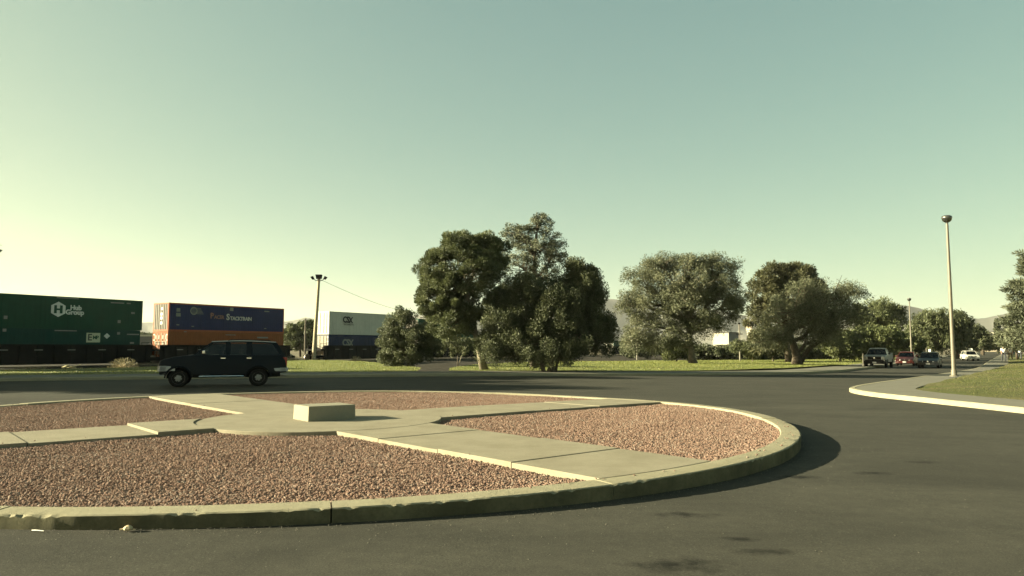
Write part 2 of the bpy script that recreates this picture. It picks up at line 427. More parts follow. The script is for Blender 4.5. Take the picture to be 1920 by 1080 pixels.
# near-right arm (towards the eye), along +AM
s0 = -float(IC @ AM)
for a0, a1, dz in ((None, -8.72 + mm, .0), (-8.72 + mm, -7.36 + mm, -.006), (-7.36 + mm, -6.02 + mm, .004), (-6.02 + mm, None, -.003)):
    slab(AM, AN, 5.17 + nn, 6.87 + nn, a0, a1, .004, dz)
for a0, a1, dz in ((None, 4.4, .0), (4.4, None, .004)):              # far-left arm, along -AM
    slab(-AM, AN, 5.3 + nn, 6.98 + nn, a0, a1, .004, dz)
for a0, a1, dz in ((None, 3.05, .02), (3.05, 4.6, -.012), (4.6, None, .0)):   # left arm, along -AN
    slab(-AN, AM, -12.95 + mm, -11.3 + mm, a0, a1, .0, dz)
for a0, a1, dz in ((None, 3.6, .0), (3.6, 5.4, -.005), (5.4, None, .002)):    # right arm, along +AN
    slab(AN, AM, -12.4 + mm, -10.7 + mm, a0, a1, .0, dz)
b = MB(); b.lathe([(PR, -.16), (PR, -.002), (PR - .008, .006), (PR * .5, .0065), (.01, .007)], 72, c=(PC[0], PC[1], 0)); b.build('platform', m_conc, path, smooth=True, angle=RAD(40))

# beds between the arms
def in_arms(X, Y):
    x, y = X - IC[0], Y - IC[1]; p = x * AN[0] + y * AN[1]; q = x * AM[0] + y * AM[1]
    r = np.hypot(X - PC[0], Y - PC[1]) < PR
    r |= (q > 0) & (p > 5.17 + nn) & (p < 6.87 + nn) | (q <= 0) & (p > 5.3 + nn) & (p < 6.98 + nn)
    r |= (p < 0) & (q > -12.95 + mm) & (q < -11.3 + mm) | (p >= 0) & (q > -12.4 + mm) & (q < -10.7 + mm)
    return r, p, q
m_bed, ntb, pb = new_mat('gravel_bed')
ntb.links.new(ramp(ntb, noise(ntb, 45, 4, .7), [(.3, (.105, .068, .052)), (.7, (.185, .120, .092))]), pb.inputs['Base Color']); pb.inputs['Roughness'].default_value = .95
m_stone, nts, ps = new_mat('gravel_stone')
oi = nts.nodes.new('ShaderNodeObjectInfo')
nts.links.new(ramp(nts, math_n(nts, 'ADD', math_n(nts, 'MULTIPLY', oi.outputs['Random'], .75), math_n(nts, 'MULTIPLY', noise(nts, 1.1, 5, .7), .42)), [(0, (.085, .052, .041)), (.25, (.152, .094, .074)), (.55, (.198, .127, .098)), (.8, (.212, .143, .110)), (.95, (.24, .19, .155)), (1, (.15, .115, .10))]), ps.inputs['Base Color'])
ps.inputs['Roughness'].default_value = .9; ps.inputs['Specular IOR Level'].default_value = .1
b = MB(); N = 72; vs = []; fs = []; RR = IR - IW + .02
for r in (0.01, 2, 4, 5.5, RR):
    for k in range(N):
        a = 2 * math.pi * k / N; vs.append((IC[0] + r * math.cos(a), IC[1] + r * math.sin(a), -.062 + (kerb_z(a) * max(0, (r - 4) / 3.6) if r > 4 else 0)))
for i in range(4):
    for k in range(N): fs.append((i * N + k, (i + 1) * N + k, (i + 1) * N + (k + 1) % N, i * N + (k + 1) % N))
b.add(vs, fs); tag(b.build('gravel_bed', m_bed, smooth=True), kind='structure')

def gravel_nodes():
    ng = bpy.data.node_groups.new('stones', 'GeometryNodeTree')
    ng.interface.new_socket('Geometry', in_out='INPUT', socket_type='NodeSocketGeometry'); ng.interface.new_socket('Geometry', in_out='OUTPUT', socket_type='NodeSocketGeometry')
    N = ng.nodes.new; L = ng.links.new
    gi, go = N('NodeGroupInput'), N('NodeGroupOutput'); ico = N('GeometryNodeMeshIcoSphere'); ico.inputs['Radius'].default_value = 1; ico.inputs['Subdivisions'].default_value = 1
    sm = N('GeometryNodeSetMaterial'); sm.inputs['Material'].default_value = m_stone; L(ico.outputs[0], sm.inputs[0])
    inst = N('GeometryNodeInstanceOnPoints'); L(gi.outputs[0], inst.inputs['Points']); L(sm.outputs[0], inst.inputs['Instance'])
    ro = N('FunctionNodeRandomValue'); ro.data_type = 'FLOAT_VECTOR'; ro.inputs[0].default_value = (-.5, -.5, 0); ro.inputs[1].default_value = (.5, .5, 6.28)
    e2r = N('FunctionNodeEulerToRotation'); L(ro.outputs[0], e2r.inputs[0]); L(e2r.outputs[0], inst.inputs['Rotation'])
    sz = N('FunctionNodeRandomValue'); sz.data_type = 'FLOAT_VECTOR'; sz.inputs[0].default_value = (.0065, .005, .0035); sz.inputs[1].default_value = (.0155, .0115, .007); sz.inputs['Seed'].default_value = 5
    big = N('FunctionNodeRandomValue'); big.data_type = 'FLOAT'; big.inputs[2].default_value = .65; big.inputs[3].default_value = 1.5; big.inputs['Seed'].default_value = 9
    vm = N('ShaderNodeVectorMath'); vm.operation = 'SCALE'; L(sz.outputs[0], vm.inputs[0]); L(big.outputs[1], vm.inputs['Scale']); L(vm.outputs[0], inst.inputs['Scale'])
    L(inst.outputs[0], go.inputs[0]); return ng
ng_stones = gravel_nodes()
X = IC[0] + rng.uniform(-RR, RR, 600000); Y = IC[1] + rng.uniform(-RR, RR, 600000)
r = np.hypot(X - IC[0], Y - IC[1]); arm, p, q = in_arms(X, Y); ok = (r < RR - .025) & ~arm
X, Y, p, q, r = X[ok], Y[ok], p[ok], q[ok], r[ok]
ang = np.arctan2(Y - IC[1], X - IC[0]); kz = -.045 * np.exp(-(((np.degrees(ang) - 48 + 180) % 360 - 180) / 24) ** 2) * np.clip((r - 4) / 3.6, 0, 1)
Z = -.056 + kz + rng.uniform(-.006, .012, len(X)) + .008 * np.sin(X * 2.1 + Y * 1.3) * np.sin(Y * 2.7) + .018 * np.clip((r - RR + .5) / .5, 0, 1)
for s1, s2 in ((-1, 1), (1, 1), (-1, -1), (1, -1)):
    k = (np.sign(p + .15) == s1) & (np.sign(q) == s2)
    me = bpy.data.meshes.new('gravel'); n = int(k.sum()); me.vertices.add(n); me.vertices.foreach_set('co', np.stack([X[k], Y[k], Z[k]], 1).astype(np.float32).ravel())
    o = link('gravel', me, m_stone); md = o.modifiers.new('stones', 'NODES'); md.node_group = ng_stones; tag(o, 'pinkish brown gravel in a bed of the round island', 'gravel', 'gravel beds of the round island', kind='stuff')

n = 420; a_ = rng.uniform(0, 6.28, n); rr_ = IR - IW + rng.uniform(-.02, .2, n); sx, sy = IC[0] + rr_ * np.cos(a_), IC[1] + rr_ * np.sin(a_)
k_ = rng.integers(0, len(X), 9000); j_, p_, q_ = in_arms(X[k_] + rng.normal(0, .12, 9000), Y[k_] + rng.normal(0, .12, 9000)); t_ = k_[j_][:260]
me = bpy.data.meshes.new('gravel'); C_ = np.concatenate([np.stack([sx, sy, np.array([kerb_z(v) for v in a_]) + .004], 1)[:140], np.stack([X[t_] + rng.normal(0, .05, len(t_)), Y[t_] + rng.normal(0, .05, len(t_)), 0 * t_ + .012], 1)])
C_ = C_[(np.hypot(C_[:, 0] - IC[0], C_[:, 1] - IC[1]) > IR - IW) | in_arms(C_[:, 0], C_[:, 1])[0]]
me.vertices.add(len(C_)); me.vertices.foreach_set('co', C_.astype(np.float32).ravel()); o = link('gravel', me, m_stone); md = o.modifiers.new('stones', 'NODES'); md.node_group = ng_stones; tag(o, 'stray gravel stones spilled on the paths and kerb', 'gravel', kind='stuff')

# the concrete block on the platform
m_block = make_concrete('concrete_block', (0.2153, 0.2012, 0.1544), (0.1778, 0.1591, 0.1170), .35, .2)
ob = empty('concrete_block', (-3.16, 12.72, .005), math.atan2(.63, .776), 'low rectangular concrete block in the middle of the round island', 'block')
b = MB(); b.hexa([(-.43, -.31, -.01), (.42, -.31, -.01), (.42, .30, -.01), (-.43, .30, -.01), (-.42, -.305, .245), (.415, -.305, .24), (.415, .295, .24), (-.42, .295, .245)])
o = b.build('plinth', m_block, ob, bevel=.018)

# grit and small stones on the asphalt along the kerb
n = 2600; a = np.radians(rng.uniform(-150, 40, n)); rr = IR + .02 + rng.exponential(.10, n); rr[:900] = IR + rng.uniform(0, 3.2, 900)
gx, gy = IC[0] + rr * np.cos(a), IC[1] + rr * np.sin(a)
gz = -.13 - .01 * np.clip(gx, -3, 30) + .002
s = rng.uniform(.002, .006, n); s[:25] *= 1.6
octv = np.array([(1, 0, 0), (0, 1, 0), (-1, 0, 0), (0, -1, 0), (0, 0, .7), (0, 0, -.4)]); octf = np.array([(0, 1, 4), (1, 2, 4), (2, 3, 4), (3, 0, 4), (1, 0, 5), (2, 1, 5), (3, 2, 5), (0, 3, 5)])
V = (np.stack([gx, gy, gz], 1)[:, None] + octv[None] * s[:, None, None] * rng.uniform(.6, 1.4, (n, 6, 1))).reshape(-1, 3)
Fc = (octf[None] + 6 * np.arange(n)[:, None, None]).reshape(-1, 3)
o = link('grit', np_mesh('grit', V, Fc), M('grit', (.10, .09, .07), .9, var=.5, vscale=40)); tag(o, 'loose grit on the asphalt along the island kerb', 'grit', kind='stuff')

# small litter by the kerb
m_paper = M('white_plastic', (.75, .72, .62), .5); m_tan = M('dry_bark', (.42, .33, .2), .85, var=.3, vscale=40)
g = gp(4, 990, -.1)
b = MB(); vs = []; fs = []
for i in range(13):                                                   # a curled strip of plastic, and its loose end
    t = math.pi * (.02 + .85 * i / 12); vs += [(-.05 * math.cos(t), -.012, .045 * math.sin(t)), (-.05 * math.cos(t), .012, .047 * math.sin(t)), (-.043 * math.cos(t), .012, .039 * math.sin(t)), (-.043 * math.cos(t), -.012, .037 * math.sin(t))]
for i in range(12):
    for k in range(4): fs.append((i * 4 + k, i * 4 + (k + 1) % 4, i * 4 + 4 + (k + 1) % 4, i * 4 + 4 + k))
b.add(vs, fs); o = b.build('plastic_strip', m_paper); o.location = (g.x, g.y, zr(g.x) + .003); tag(o, 'curled white strip of plastic on the asphalt at the left end of the kerb', 'litter')
g = gp(70, 996, -.1); b = MB(); b.tube([(-.045, .01, .004), (-.01, .003, .006), (.05, -.008, .004)], [.0035, .004, .003], 6); o = b.build('drinking_straw', m_paper); o.location = (g.x, g.y, zr(g.x)); tag(o, 'pale straw lying on the asphalt near the left kerb', 'litter')
g = gp(240, 994, -.1); b = MB(); b.lathe([(.012, 0), (.03, .008), (.034, .018), (.02, .032), (.004, .038)], 7); b.tube([(-.06, 0, .008), (0, .01, .012), (.05, .004, .006)], [.006, .009, .004], 5)
o = b.build('bark_lump', m_tan); o.location = (g.x, g.y, zr(g.x)); tag(o, 'small tan lump of bark against the kerb joint', 'litter')
# ------------------------------------------------------------------ the goods train
def text_mesh(s, size, offset=0.0, spacing=1.0, extrude=.004, shear=0):
    cu = bpy.data.curves.new('lettering', 'FONT'); cu.body = s; cu.size = size; cu.offset = offset; cu.space_character = spacing; cu.extrude = extrude
    cu.align_x = 'CENTER'; cu.align_y = 'CENTER'; cu.resolution_u = 3; cu.shear = shear
    t = bpy.data.objects.new('lettering', cu); COL.objects.link(t); bpy.context.view_layer.update()
    me = bpy.data.meshes.new_from_object(t.evaluated_get(bpy.context.evaluated_depsgraph_get())); bpy.data.objects.remove(t); me.materials.clear(); return me
def paint(name, col, rough=.6, var=.12, vs=1.2):
    m, nt, p = new_mat(name); tc = nt.nodes.new('ShaderNodeTexCoord'); c0 = tc.outputs['Object']
    lo = tuple(x * (1 - var) for x in col); hi = tuple(min(1, x * (1 + var)) for x in col)
    c = ramp(nt, noise(nt, vs, 6, .65, c0), [(.3, lo), (.7, hi)])
    st = noise(nt, 3.0, 5, .7, c0, stretch=(1.6, 1.6, .12))                # rain streaks and rust runs
    c = mixc(nt, ramp(nt, st, [(.52, 0), (.75, .55)]), c, tuple(x * .45 for x in col))
    c = mixc(nt, ramp(nt, noise(nt, 2.2, 7, .75, c0, stretch=(1, 1, .4)), [(.62, 0), (.74, .6)]), c, (.06, .035, .02))
    nt.links.new(c, p.inputs['Base Color']); p.inputs['Roughness'].default_value = rough; p.inputs['Specular IOR Level'].default_value = .1
    bump(nt, p, noise(nt, 3, 4, .6, c0), .1, .02); return m
m_cgreen = paint('container_green', (.010, .050, .030)); m_cgreen2 = paint('container_dark_green', (.008, .042, .034))
m_cblue = paint('container_blue', (.018, .026, .085)); m_corange = paint('container_orange', (.22, .07, .024)); m_cred = paint('container_red', (.32, .085, .035))
m_cwhite = paint('container_white', (.44, .43, .37), .6, .08); m_cnavy = paint('container_navy', (.018, .028, .065))
m_cgrey = paint('container_end_grey', (.17, .155, .13), .6, .2, 3); m_csilver = paint('container_door_silver', (.24, .22, .18), .6, .2, 4)
m_black = M('soot_black', (.010, .0095, .009), .85, var=.4, vscale=2, spec=.08); m_steel = M('worn_steel', (.25, .22, .18), .4, .8, var=.3, vscale=8)
m_wlet = M('lettering_white', (.52, .54, .50), .6, var=.2, vscale=2); m_wdim = M('lettering_faded', (.22, .11, .085), .7, var=.3, vscale=2); m_ltan = M('emblem_panel', (.42, .44, .30), .6, var=.1)
m_dlet = M('lettering_dark', (.012, .014, .022), .6); m_lgrey = M('emblem_grey', (.17, .18, .16), .7, var=.15); m_sun_let = M('placard', (.42, .42, .39), .6)

TU = Vector((.537, .844, 0)); TV = Vector((-.844, .537, 0)); TA = Vector((-34.5, 75, 0)); TRZ = math.atan2(.844, .537); RAIL = -.45
CW, CL, CH = 2.59, 14.6, 2.88
def corrugated(L, H, per, dep, flat=.5):
    """a ribbed sheet in the xz plane, ribs standing out towards -y"""
    vs, fs = [], []; x = 0; xs = []
    n = max(1, round(L / per)); per = L / n
    for i in range(n):
        for t, y in ((0, 0), (.5 - flat * .5, 0), (.55 - flat * .5 + .05, -dep), (.9, -dep)): xs.append((i * per + t * per, y))
    xs.append((L, 0))
    for x, y in xs: vs += [(x, y, 0), (x, y, H)]
    for i in range(len(xs) - 1): fs.append((2 * i, 2 * i + 2, 2 * i + 3, 2 * i + 1))
    return vs, fs
def put_text(root, s, x, z, size, m, off=0.0, sp=1.0, name='lettering', y=-CW / 2 - .055, shear=0):
    o = link(name, text_mesh(s, size, off, sp, shear=shear), m, root); o.location = (x, y, z); o.rotation_euler = (RAD(90), 0, 0); return o
def put_panel(root, name, x0, x1, z0, z1, m, y=-CW / 2 - .05):
    b = MB(); b.box(x0, x1, y, y + .01, z0, z1); return b.build(name, m, root)
def container(label, t, z, side, end, kind='ribbed', doors=False, frame=None, L=CL, H=CH, group=None, sidewhite=False):
    base = TA + TU * t + TV * (CW / 2); base.z = z
    root = empty('shipping_container', base, TRZ, label, 'container', group); frame = frame or side; h = CW / 2
    for sgn in (-1, 1):
        b = MB()
        if kind == 'ribbed': vs, fs = corrugated(L - .2, H - .3, .28, .03)
        else: vs, fs = corrugated(L - .2, H - .3, 1.22, .012, .08)
        vs = [(x + .1, sgn * (-y + h - .035), zz + .17) for x, y, zz in vs]; b.add(vs, fs); b.build('side_panel', side, root)
    b = MB(); b.box(.05, L - .05, -h + .04, h - .04, H - .07, H - .045); b.build('roof', side, root)
    b = MB()                                                          # corner posts and rails
    for x in (0, L - .14):
        for y in (-h, h - .12): b.box(x, x + .14, y, y + .12, .0, H)
    for y in (-h + .004, h - .084): b.box(.14, L - .14, y, y + .08, H - .14, H - .003); b.box(.14, L - .14, y, y + .08, .003, .17)
    for x in (.003, L - .103): b.box(x, x + .1, -h + .12, h - .12, H - .12, H - .004); b.box(x, x + .1, -h + .12, h - .12, .004, .15)
    b.build('frame', frame, root)
    b = MB(); b.box(.06, L - .06, -h + .06, h - .06, .06, .14); b.build('floor', m_black, root)
    for x, s in ((.05, 1), (L - .05, -1)):
        if s == 1 and doors:
            for d in (0, 1):
                y0 = -h + .125 + d * (h - .12); b = MB(); b.box(.03, .07, y0, y0 + h - .13, .16, H - .13); dr = b.build('door', end, root)
                for q in (.28, .72):
                    c = MB(); c.tube([(-.005, y0 + q * (h - .13), .2), (-.005, y0 + q * (h - .13), H - .17)], .025, 6); c.build('locking_rod', m_steel, dr)
                c = MB(); c.box(-.02, .02, y0 + .25, y0 + .75, 1.1, 1.16); c.build('handle', m_steel, dr)
                for q in (.35, .95, 1.95, 2.5):
                    c = MB(); c.box(.005, .03, y0 + (0 if d == 0 else h - .33), y0 + (.2 if d == 0 else h - .13), q, q + .1); c.build('hinge', m_steel, dr)
        else:
            vs, fs = corrugated(CW - .24, H - .28, .28, .045, .5); b = MB(); b.add([(x - s * (-y) * 1 if s == 1 else x + (-y) * -1, xx - h + .12, zz + .15) for xx, y, zz in vs] if False else [(x + (y if s == 1 else -y), xx - h + .12, zz + .15) for xx, y, zz in vs], fs); b.build('end_panel', end, root)
    return root
ZB1, ZB2 = 5.75 - 2 * CH - .02, 5.75 - CH                              # heights of lower and upper boxes

c = container('upper green container with white hexagon emblem, leftmost stack on the train', -2.75 - CL - 1.5, ZB2, m_cgreen, m_cgreen, 'flat', L=CL + 1.5)
X0 = CL + 1.5
def lx(px, py):                                                       # local x on the near side for a sight line
    x, y, u = _ray(px, py); k = x / y; t = (k * TA.y - TA.x) / (TU.x - k * TU.y); return t
base_t = -2.75 - CL - 1.5
hx = lx(109, 580) - base_t; hz = at(109, 580, (TA + TU * lx(109, 580)).y).z - ZB2
b = MB(); b.add([(hx + .70 * math.sin(math.pi * k / 3), -CW / 2 - .05, hz + .68 * math.cos(math.pi * k / 3)) for k in range(6)], [tuple(range(6))])
hexo = b.build('emblem', m_wlet, c)
b = MB(); y = -CW / 2 - .056
for x0, x1, z0, z1 in ((-.36, -.13, -.36, .36), (.13, .36, -.36, .36), (-.13, .13, -.08, .08)): b.box(hx + x0, hx + x1, y, y + .005, hz + z0, hz + z1)
b.build('emblem_letter', m_cgreen, c)
for s, px, py, sz in (('Hub', 142, 577.5, .58), ('Group', 140, 586, .60)):
    q = lx(px, py); put_text(c, s, q - base_t, at(px, py, (TA + TU * q).y).z - ZB2, sz, m_wlet, .025)
def mark(c, px, py, w, h, zb):                                         # small print too faint to read: a faded strip
    q = lx(px, py); x, z = q - base_t, at(px, py, (TA + TU * q).y).z - zb; put_panel(c, 'marking', x - w / 2, x + w / 2, z - h / 2, z + h / 2, m_lgrey)
for px, py, w, h in ((220, 568, 1.3, .10), (241, 569, .4, .10), (249, 587, .36, .18), (127, 559, 1.9, .09)): mark(c, px, py, w, h, ZB2)
for px, py in ((10, 595), (223, 603)): q = lx(px, py); zz = at(px, py, (TA + TU * q).y).z - ZB2; put_panel(c, 'placard', q - base_t - .14, q - base_t + .14, zz - .14, zz + .14, m_lgrey)

c = container('lower dark green container with pale square sign and white diamond, leftmost stack', base_t, ZB1, m_cgreen2, m_cgreen2, 'flat', L=CL + 1.35)
def spot(px, py, zb): q = lx(px, py); return q - base_t, at(px, py, (TA + TU * q).y).z - zb
x0, z1 = spot(162, 624, ZB1); x1, z0 = spot(187, 642, ZB1)
put_panel(c, 'sign_panel', x0, x1, z0, z1, m_ltan)
put_text(c, 'E', x0 + (x1 - x0) * .24, (z0 + z1) / 2, (z1 - z0) * .95, m_dlet, .02, y=-CW / 2 - .058)
put_text(c, 'MP', x0 + (x1 - x0) * .67, (z0 + z1) / 2, (z1 - z0) * .52, m_cgreen, .015, .85, y=-CW / 2 - .058)
x, z = spot(200, 630, ZB1); b = MB(); b.add([(x - .3, -CW / 2 - .052, z), (x, -CW / 2 - .052, z - .26), (x + .3, -CW / 2 - .052, z), (x, -CW / 2 - .052, z + .26)], [(0, 1, 2, 3)]); b.build('diamond_placard', m_wlet, c)
for px, py, w, h in ((123, 620, 1.9, .09), (249, 627, 1.2, .11), (247, 643, .4, .16)): mark(c, px, py, w, h, ZB1)
for px, py in ((8, 619), (222, 625)): x, z = spot(px, py, ZB1); put_panel(c, 'placard', x - .14, x + .14, z - .12, z + .12, m_lgrey)

base_t = 0
c = container('upper blue container with large white lettering, middle stack on the train', 0, ZB2, m_cblue, m_cgrey, 'ribbed', frame=m_cred)
x, z = spot(397, 593.5, ZB2); put_text(c, 'P', x, z + .06, .80, m_wdim, .03); x, z = spot(410.5, 595, ZB2); put_text(c, 'ACER', x, z, .52, m_wdim, .015, .92)
x, z = spot(427, 596, ZB2); put_text(c, 'S', x, z + .06, .90, m_sun_let, .03); x, z = spot(451.5, 598, ZB2); put_text(c, 'TACKTRAIN', x, z, .56, m_sun_let, .018, .88)
x, z = spot(363, 583, ZB2)                                            # worn globe emblem: ring and streaks
b = MB()
for k in range(24):
    a0, a1 = 2 * math.pi * k / 24, 2 * math.pi * (k + 1) / 24; y = -CW / 2 - .056
    b.add([(x + .42 * math.cos(a0), y, z + .42 * math.sin(a0)), (x + .42 * math.cos(a1), y, z + .42 * math.sin(a1)), (x + .30 * math.cos(a1), y, z + .30 * math.sin(a1)), (x + .30 * math.cos(a0), y, z + .30 * math.sin(a0))], [(0, 1, 2, 3)])
for k in range(5): b.box(x - .25, x + 1.15 - .08 * k, -CW / 2 - .058, -CW / 2 - .053, z - .3 + .13 * k, z - .25 + .13 * k)
b.build('emblem', m_lgrey, c)
for px, py, w, h in ((334, 581, .40, .36), (334, 590, .50, .36), (434, 580, .44, .36), (500, 584, .7, .12), (333, 609, .3, .12), (361, 612, .3, .1), (497, 616, .3, .1)): mark(c, px, py, w, h, ZB2)
for k, zz in enumerate((2.3, 1.75, 1.35, .85)):                       # notices on the lit end
    b = MB(); b.box(-.012, -.002, -.28, .05 if k else -.05, zz - .16, zz + .12); b.build('placard', m_sun_let, c)
c = container('lower orange container with pale doors, middle stack on the train', 0, ZB1, m_corange, m_corange, 'ribbed', doors=True)
for px, py, w, h in ((492, 633, 1.5, .16), (432, 628, 1.3, .07), (347, 622, .3, .08)): mark(c, px, py, w, h, ZB1)
for y0 in (-.95, -.45, .25, .75):
    for zz in (.75, 1.7, 2.3):
        b = MB(); b.box(-.008, .026, y0 - .16, y0 + .14, zz - .2, zz + .2); b.build('placard', m_csilver, c)

base_t = 21.7
c = container('upper white container with dark three-letter logo, right stack beside the floodlight pole', base_t, ZB2, m_cwhite, m_cwhite, 'flat', doors=True)
def csx(c, px, py, zb, h, m):
    x, z = spot(px, py, zb); put_text(c, 'CS', x - h * .42, z, h * 1.35, m, .05, .86)
    b = MB(); w = h * .5; y = -CW / 2 - .056                          # a broad X with flared feet
    for s in (-1, 1):
        b.add([(x + h * .65 - s * w, y, z - h * .5), (x + h * .65 - s * w * .45, y, z - h * .5), (x + h * .65 + s * w, y, z + h * .5), (x + h * .65 + s * w * .45, y, z + h * .5)], [(0, 1, 2, 3)])
    for s in (-1, 1): b.box(x + h * .65 + s * w * .98 - h * .3 * (s > 0), x + h * .65 + s * w * .98 + h * .3 * (s < 0), y - .003, y + .004, z - h * .5, z - h * .38); b.box(x + h * .65 + s * w * .98 - h * .3 * (s > 0), x + h * .65 + s * w * .98 + h * .3 * (s < 0), y - .003, y + .004, z + h * .38, z + h * .5)
    b.build('lettering', m, c)
csx(c, 652, 600, ZB2, .78, m_dlet)
x, z = spot(653, 608.5, ZB2); put_text(c, 'INTERMODAL', x + .1, z, .26, m_lgrey, .008, 1.15)
c = container('lower navy container with faded logo panel, right stack beside the floodlight pole', base_t, ZB1, m_cnavy, m_csilver, 'ribbed', doors=True)
x0, z1 = spot(639, 636.5, ZB1); x1, z0 = spot(668, 655, ZB1); put_panel(c, 'sign_panel', x0, x1, z0, z1, m_cnavy)
csx(c, 652, 643, ZB1, .85, m_lgrey)

more = [(39.1, m_cgreen, 'upper green container behind the umbrella pine', m_cgrey), (60.7, m_corange, 'upper orange container hidden behind the dense tree', m_cgrey), (78.0, m_cblue, 'upper blue container behind the right side of the dense tree', m_cgrey)]
for i, (t, s, l, e) in enumerate(more):
    base_t = t
    if i == 0: container(l, t, ZB2 - .35, s, e, 'flat')
    container(l.replace('upper', 'lower'), t, ZB1, (m_cgreen2, m_cnavy, m_cred)[i], e, 'ribbed', doors=(i != 1))
container('single low container with sunlit ribbed end, far right end of the train', 106, ZB1 - .1, m_cgreen2, m_cwhite, 'ribbed')
container('single low dark container, last one seen left of the wide tree', 123.4, ZB1 - .1, m_cnavy, m_cgrey, 'ribbed')

def well_car(t, L, label):
    base = TA + TU * t + TV * (CW / 2); base.z = RAIL
    root = empty('well_car', base, TRZ, label, 'rail car', 'well cars of the goods train')
    for s in (-1, 1):
        y0 = s * (CW / 2 + .06); b = MB(); b.box(-.9, L + .9, min(y0, y0 + s * .10), max(y0, y0 + s * .10), .26, 1.88); sl = b.build('side_sill', m_black, root)
        for k in range(13):
            x = -.4 + (L + .8) * k / 12; c = MB(); c.box(x - .06, x + .06, min(y0 + s * .102, y0 + s * .22), max(y0 + s * .102, y0 + s * .22), .30, 1.84); c.build('rib', m_black, sl)
        for zz in (.20, 1.885): c = MB(); c.box(-.95, L + .95, min(y0 - s * .05, y0 + s * .26), max(y0 - s * .05, y0 + s * .26), zz, zz + .06); c.build('flange', m_black, sl)
        for k in range(6):
            x = 1.2 + (L - 2.4) * k / 5; c = MB(); c.box(x - .35, x + .35, min(y0 + s * .225, y0 + s * .235), max(y0 + s * .225, y0 + s * .235), 1.42, 1.50); c.build('reflector', m_lgrey, sl)
    b = MB(); b.box(-.5, L + .5, -1.2, 1.2, .40, .50); b.build('floor', m_black, root)
    for x0 in (-1.35, L + .02):
        b = MB(); b.box(x0, x0 + 1.3, -1.35, 1.35, 1.30, 1.50); pl = b.build('end_platform', m_black, root)
        for y in (-1.2, 1.2):
            c = MB(); c.tube([(x0 + .1, y, 1.5), (x0 + .1, y, 2.15), (x0 + 1.1, y, 2.15), (x0 + 1.1, y, 1.5)], .03, 6); c.build('grab_rail', m_black, pl)
        c = MB(); c.lathe([(.28, 0), (.30, .02), (.30, .10), (.05, .12)], 14, 'x', (x0 + .65, .55, 1.85)); c.build('brake_wheel', m_black, pl)
    for x in (-.7, L + .7):
        b = MB(); b.box(x - 1.2, x + 1.2, -1.15, -.95, .38, .72); b.box(x - 1.2, x + 1.2, .95, 1.15, .38, .72); b.box(x - .2, x + .2, -.95, .95, .45, .75); bo = b.build('bogie', m_black, root)
        for dx in (-.88, .88):
            for y in (-.76, .76): c = MB(); c.lathe([(.12, -.08), (.42, -.07), (.46, -.05), (.46, .04), (.42, .07), (.12, .08)], 18, 'y', (x + dx, y, .455)); c.build('wheel', m_steel, bo)
    return root
for t, L, l in ((-18.85, 16.1, 'black well car under the leftmost green containers'), (0, CL, 'black well car under the blue and orange containers'), (21.7, CL, 'black well car under the white and navy containers'),
                (39.1, CL, 'black well car behind the umbrella pine'), (60.7, CL, 'black well car behind the dense tree'), (78.0, CL, 'black well car right of the dense tree'), (106, CL, 'black well car under the low container with sunlit end'), (123.4, CL, 'black well car at the far right of the train')):
    well_car(t, L, l)
m_ballast = M('ballast', (.16, .14, .115), .95, var=.45, vscale=6, bmp=(14, 1, .06), spec=.15)
tr = empty('railway_track', TA + TV * (CW / 2) + Vector((0, 0, RAIL)), TRZ); tag(tr, kind='structure')
b = MB(); b.add([(-60, -2.6, -.32), (320, -2.6, -.32), (320, -1.5, -.13), (-60, -1.5, -.13), (320, 1.5, -.13), (-60, 1.5, -.13), (320, 2.6, -.32), (-60, 2.6, -.32)], [(0, 1, 2, 3), (3, 2, 4, 5), (5, 4, 6, 7)]); b.build('ballast', m_ballast, tr)
for y in (-.76, .76):
    b = MB(); b.box(-60, 320, y - .065, y + .065, -.15, -.13); b.box(-60, 320, y - .01, y + .01, -.13, -.04); b.box(-60, 320, y - .035, y + .035, -.04, 0); b.build('rail', m_steel, tr)
m_tie = M('sleeper', (.06, .05, .04), .9, var=.3, vscale=4); sl_me = MB().box(-.115, .115, -1.3, 1.3, -.22, -.115).mesh('sleeper')
for k in range(150): o = link('sleeper', sl_me, m_tie, tr); o.location = (-28 + k * .9, 0, 0)
# ------------------------------------------------------------------ vehicles
m_tyre = M('tyre_rubber', (.010, .010, .010), .9, var=.2, vscale=20, spec=.1); m_rim = M('alloy_rim', (.20, .20, .19), .45, .7); m_chrome = M('chrome', (.62, .62, .6), .18, 1.0)
m_plastic = M('dark_plastic', (.007, .007, .0075), .7, spec=.12); m_seat = M('seat_cloth', (.05, .048, .045), .9)
m_glass = glass_mat('car_glass', (.35, .38, .36)); m_glass_dark = glass_mat('tinted_glass', (.06, .07, .08)); m_lens = M('lamp_lens', (.62, .62, .56), .12, 0, spec=.8); m_red_lens = M('tail_lens', (.25, .012, .01), .2)
m_glass_far = glass_mat('shaded_glass', (.10, .11, .11)); m_plate = M('number_plate', (.30, .30, .28), .6); m_amber = M('amber_lens', (.5, .2, .03), .2)
def car_paint(name, c): return M(name, c, .4, 0, spec=.2, coat=.15)
def arch(xc, r, zc, n=9, flip=False):
    return [(xc - r * math.cos(math.pi * k / n), zc + r * math.sin(math.pi * k / n)) for k in range(n + 1)]
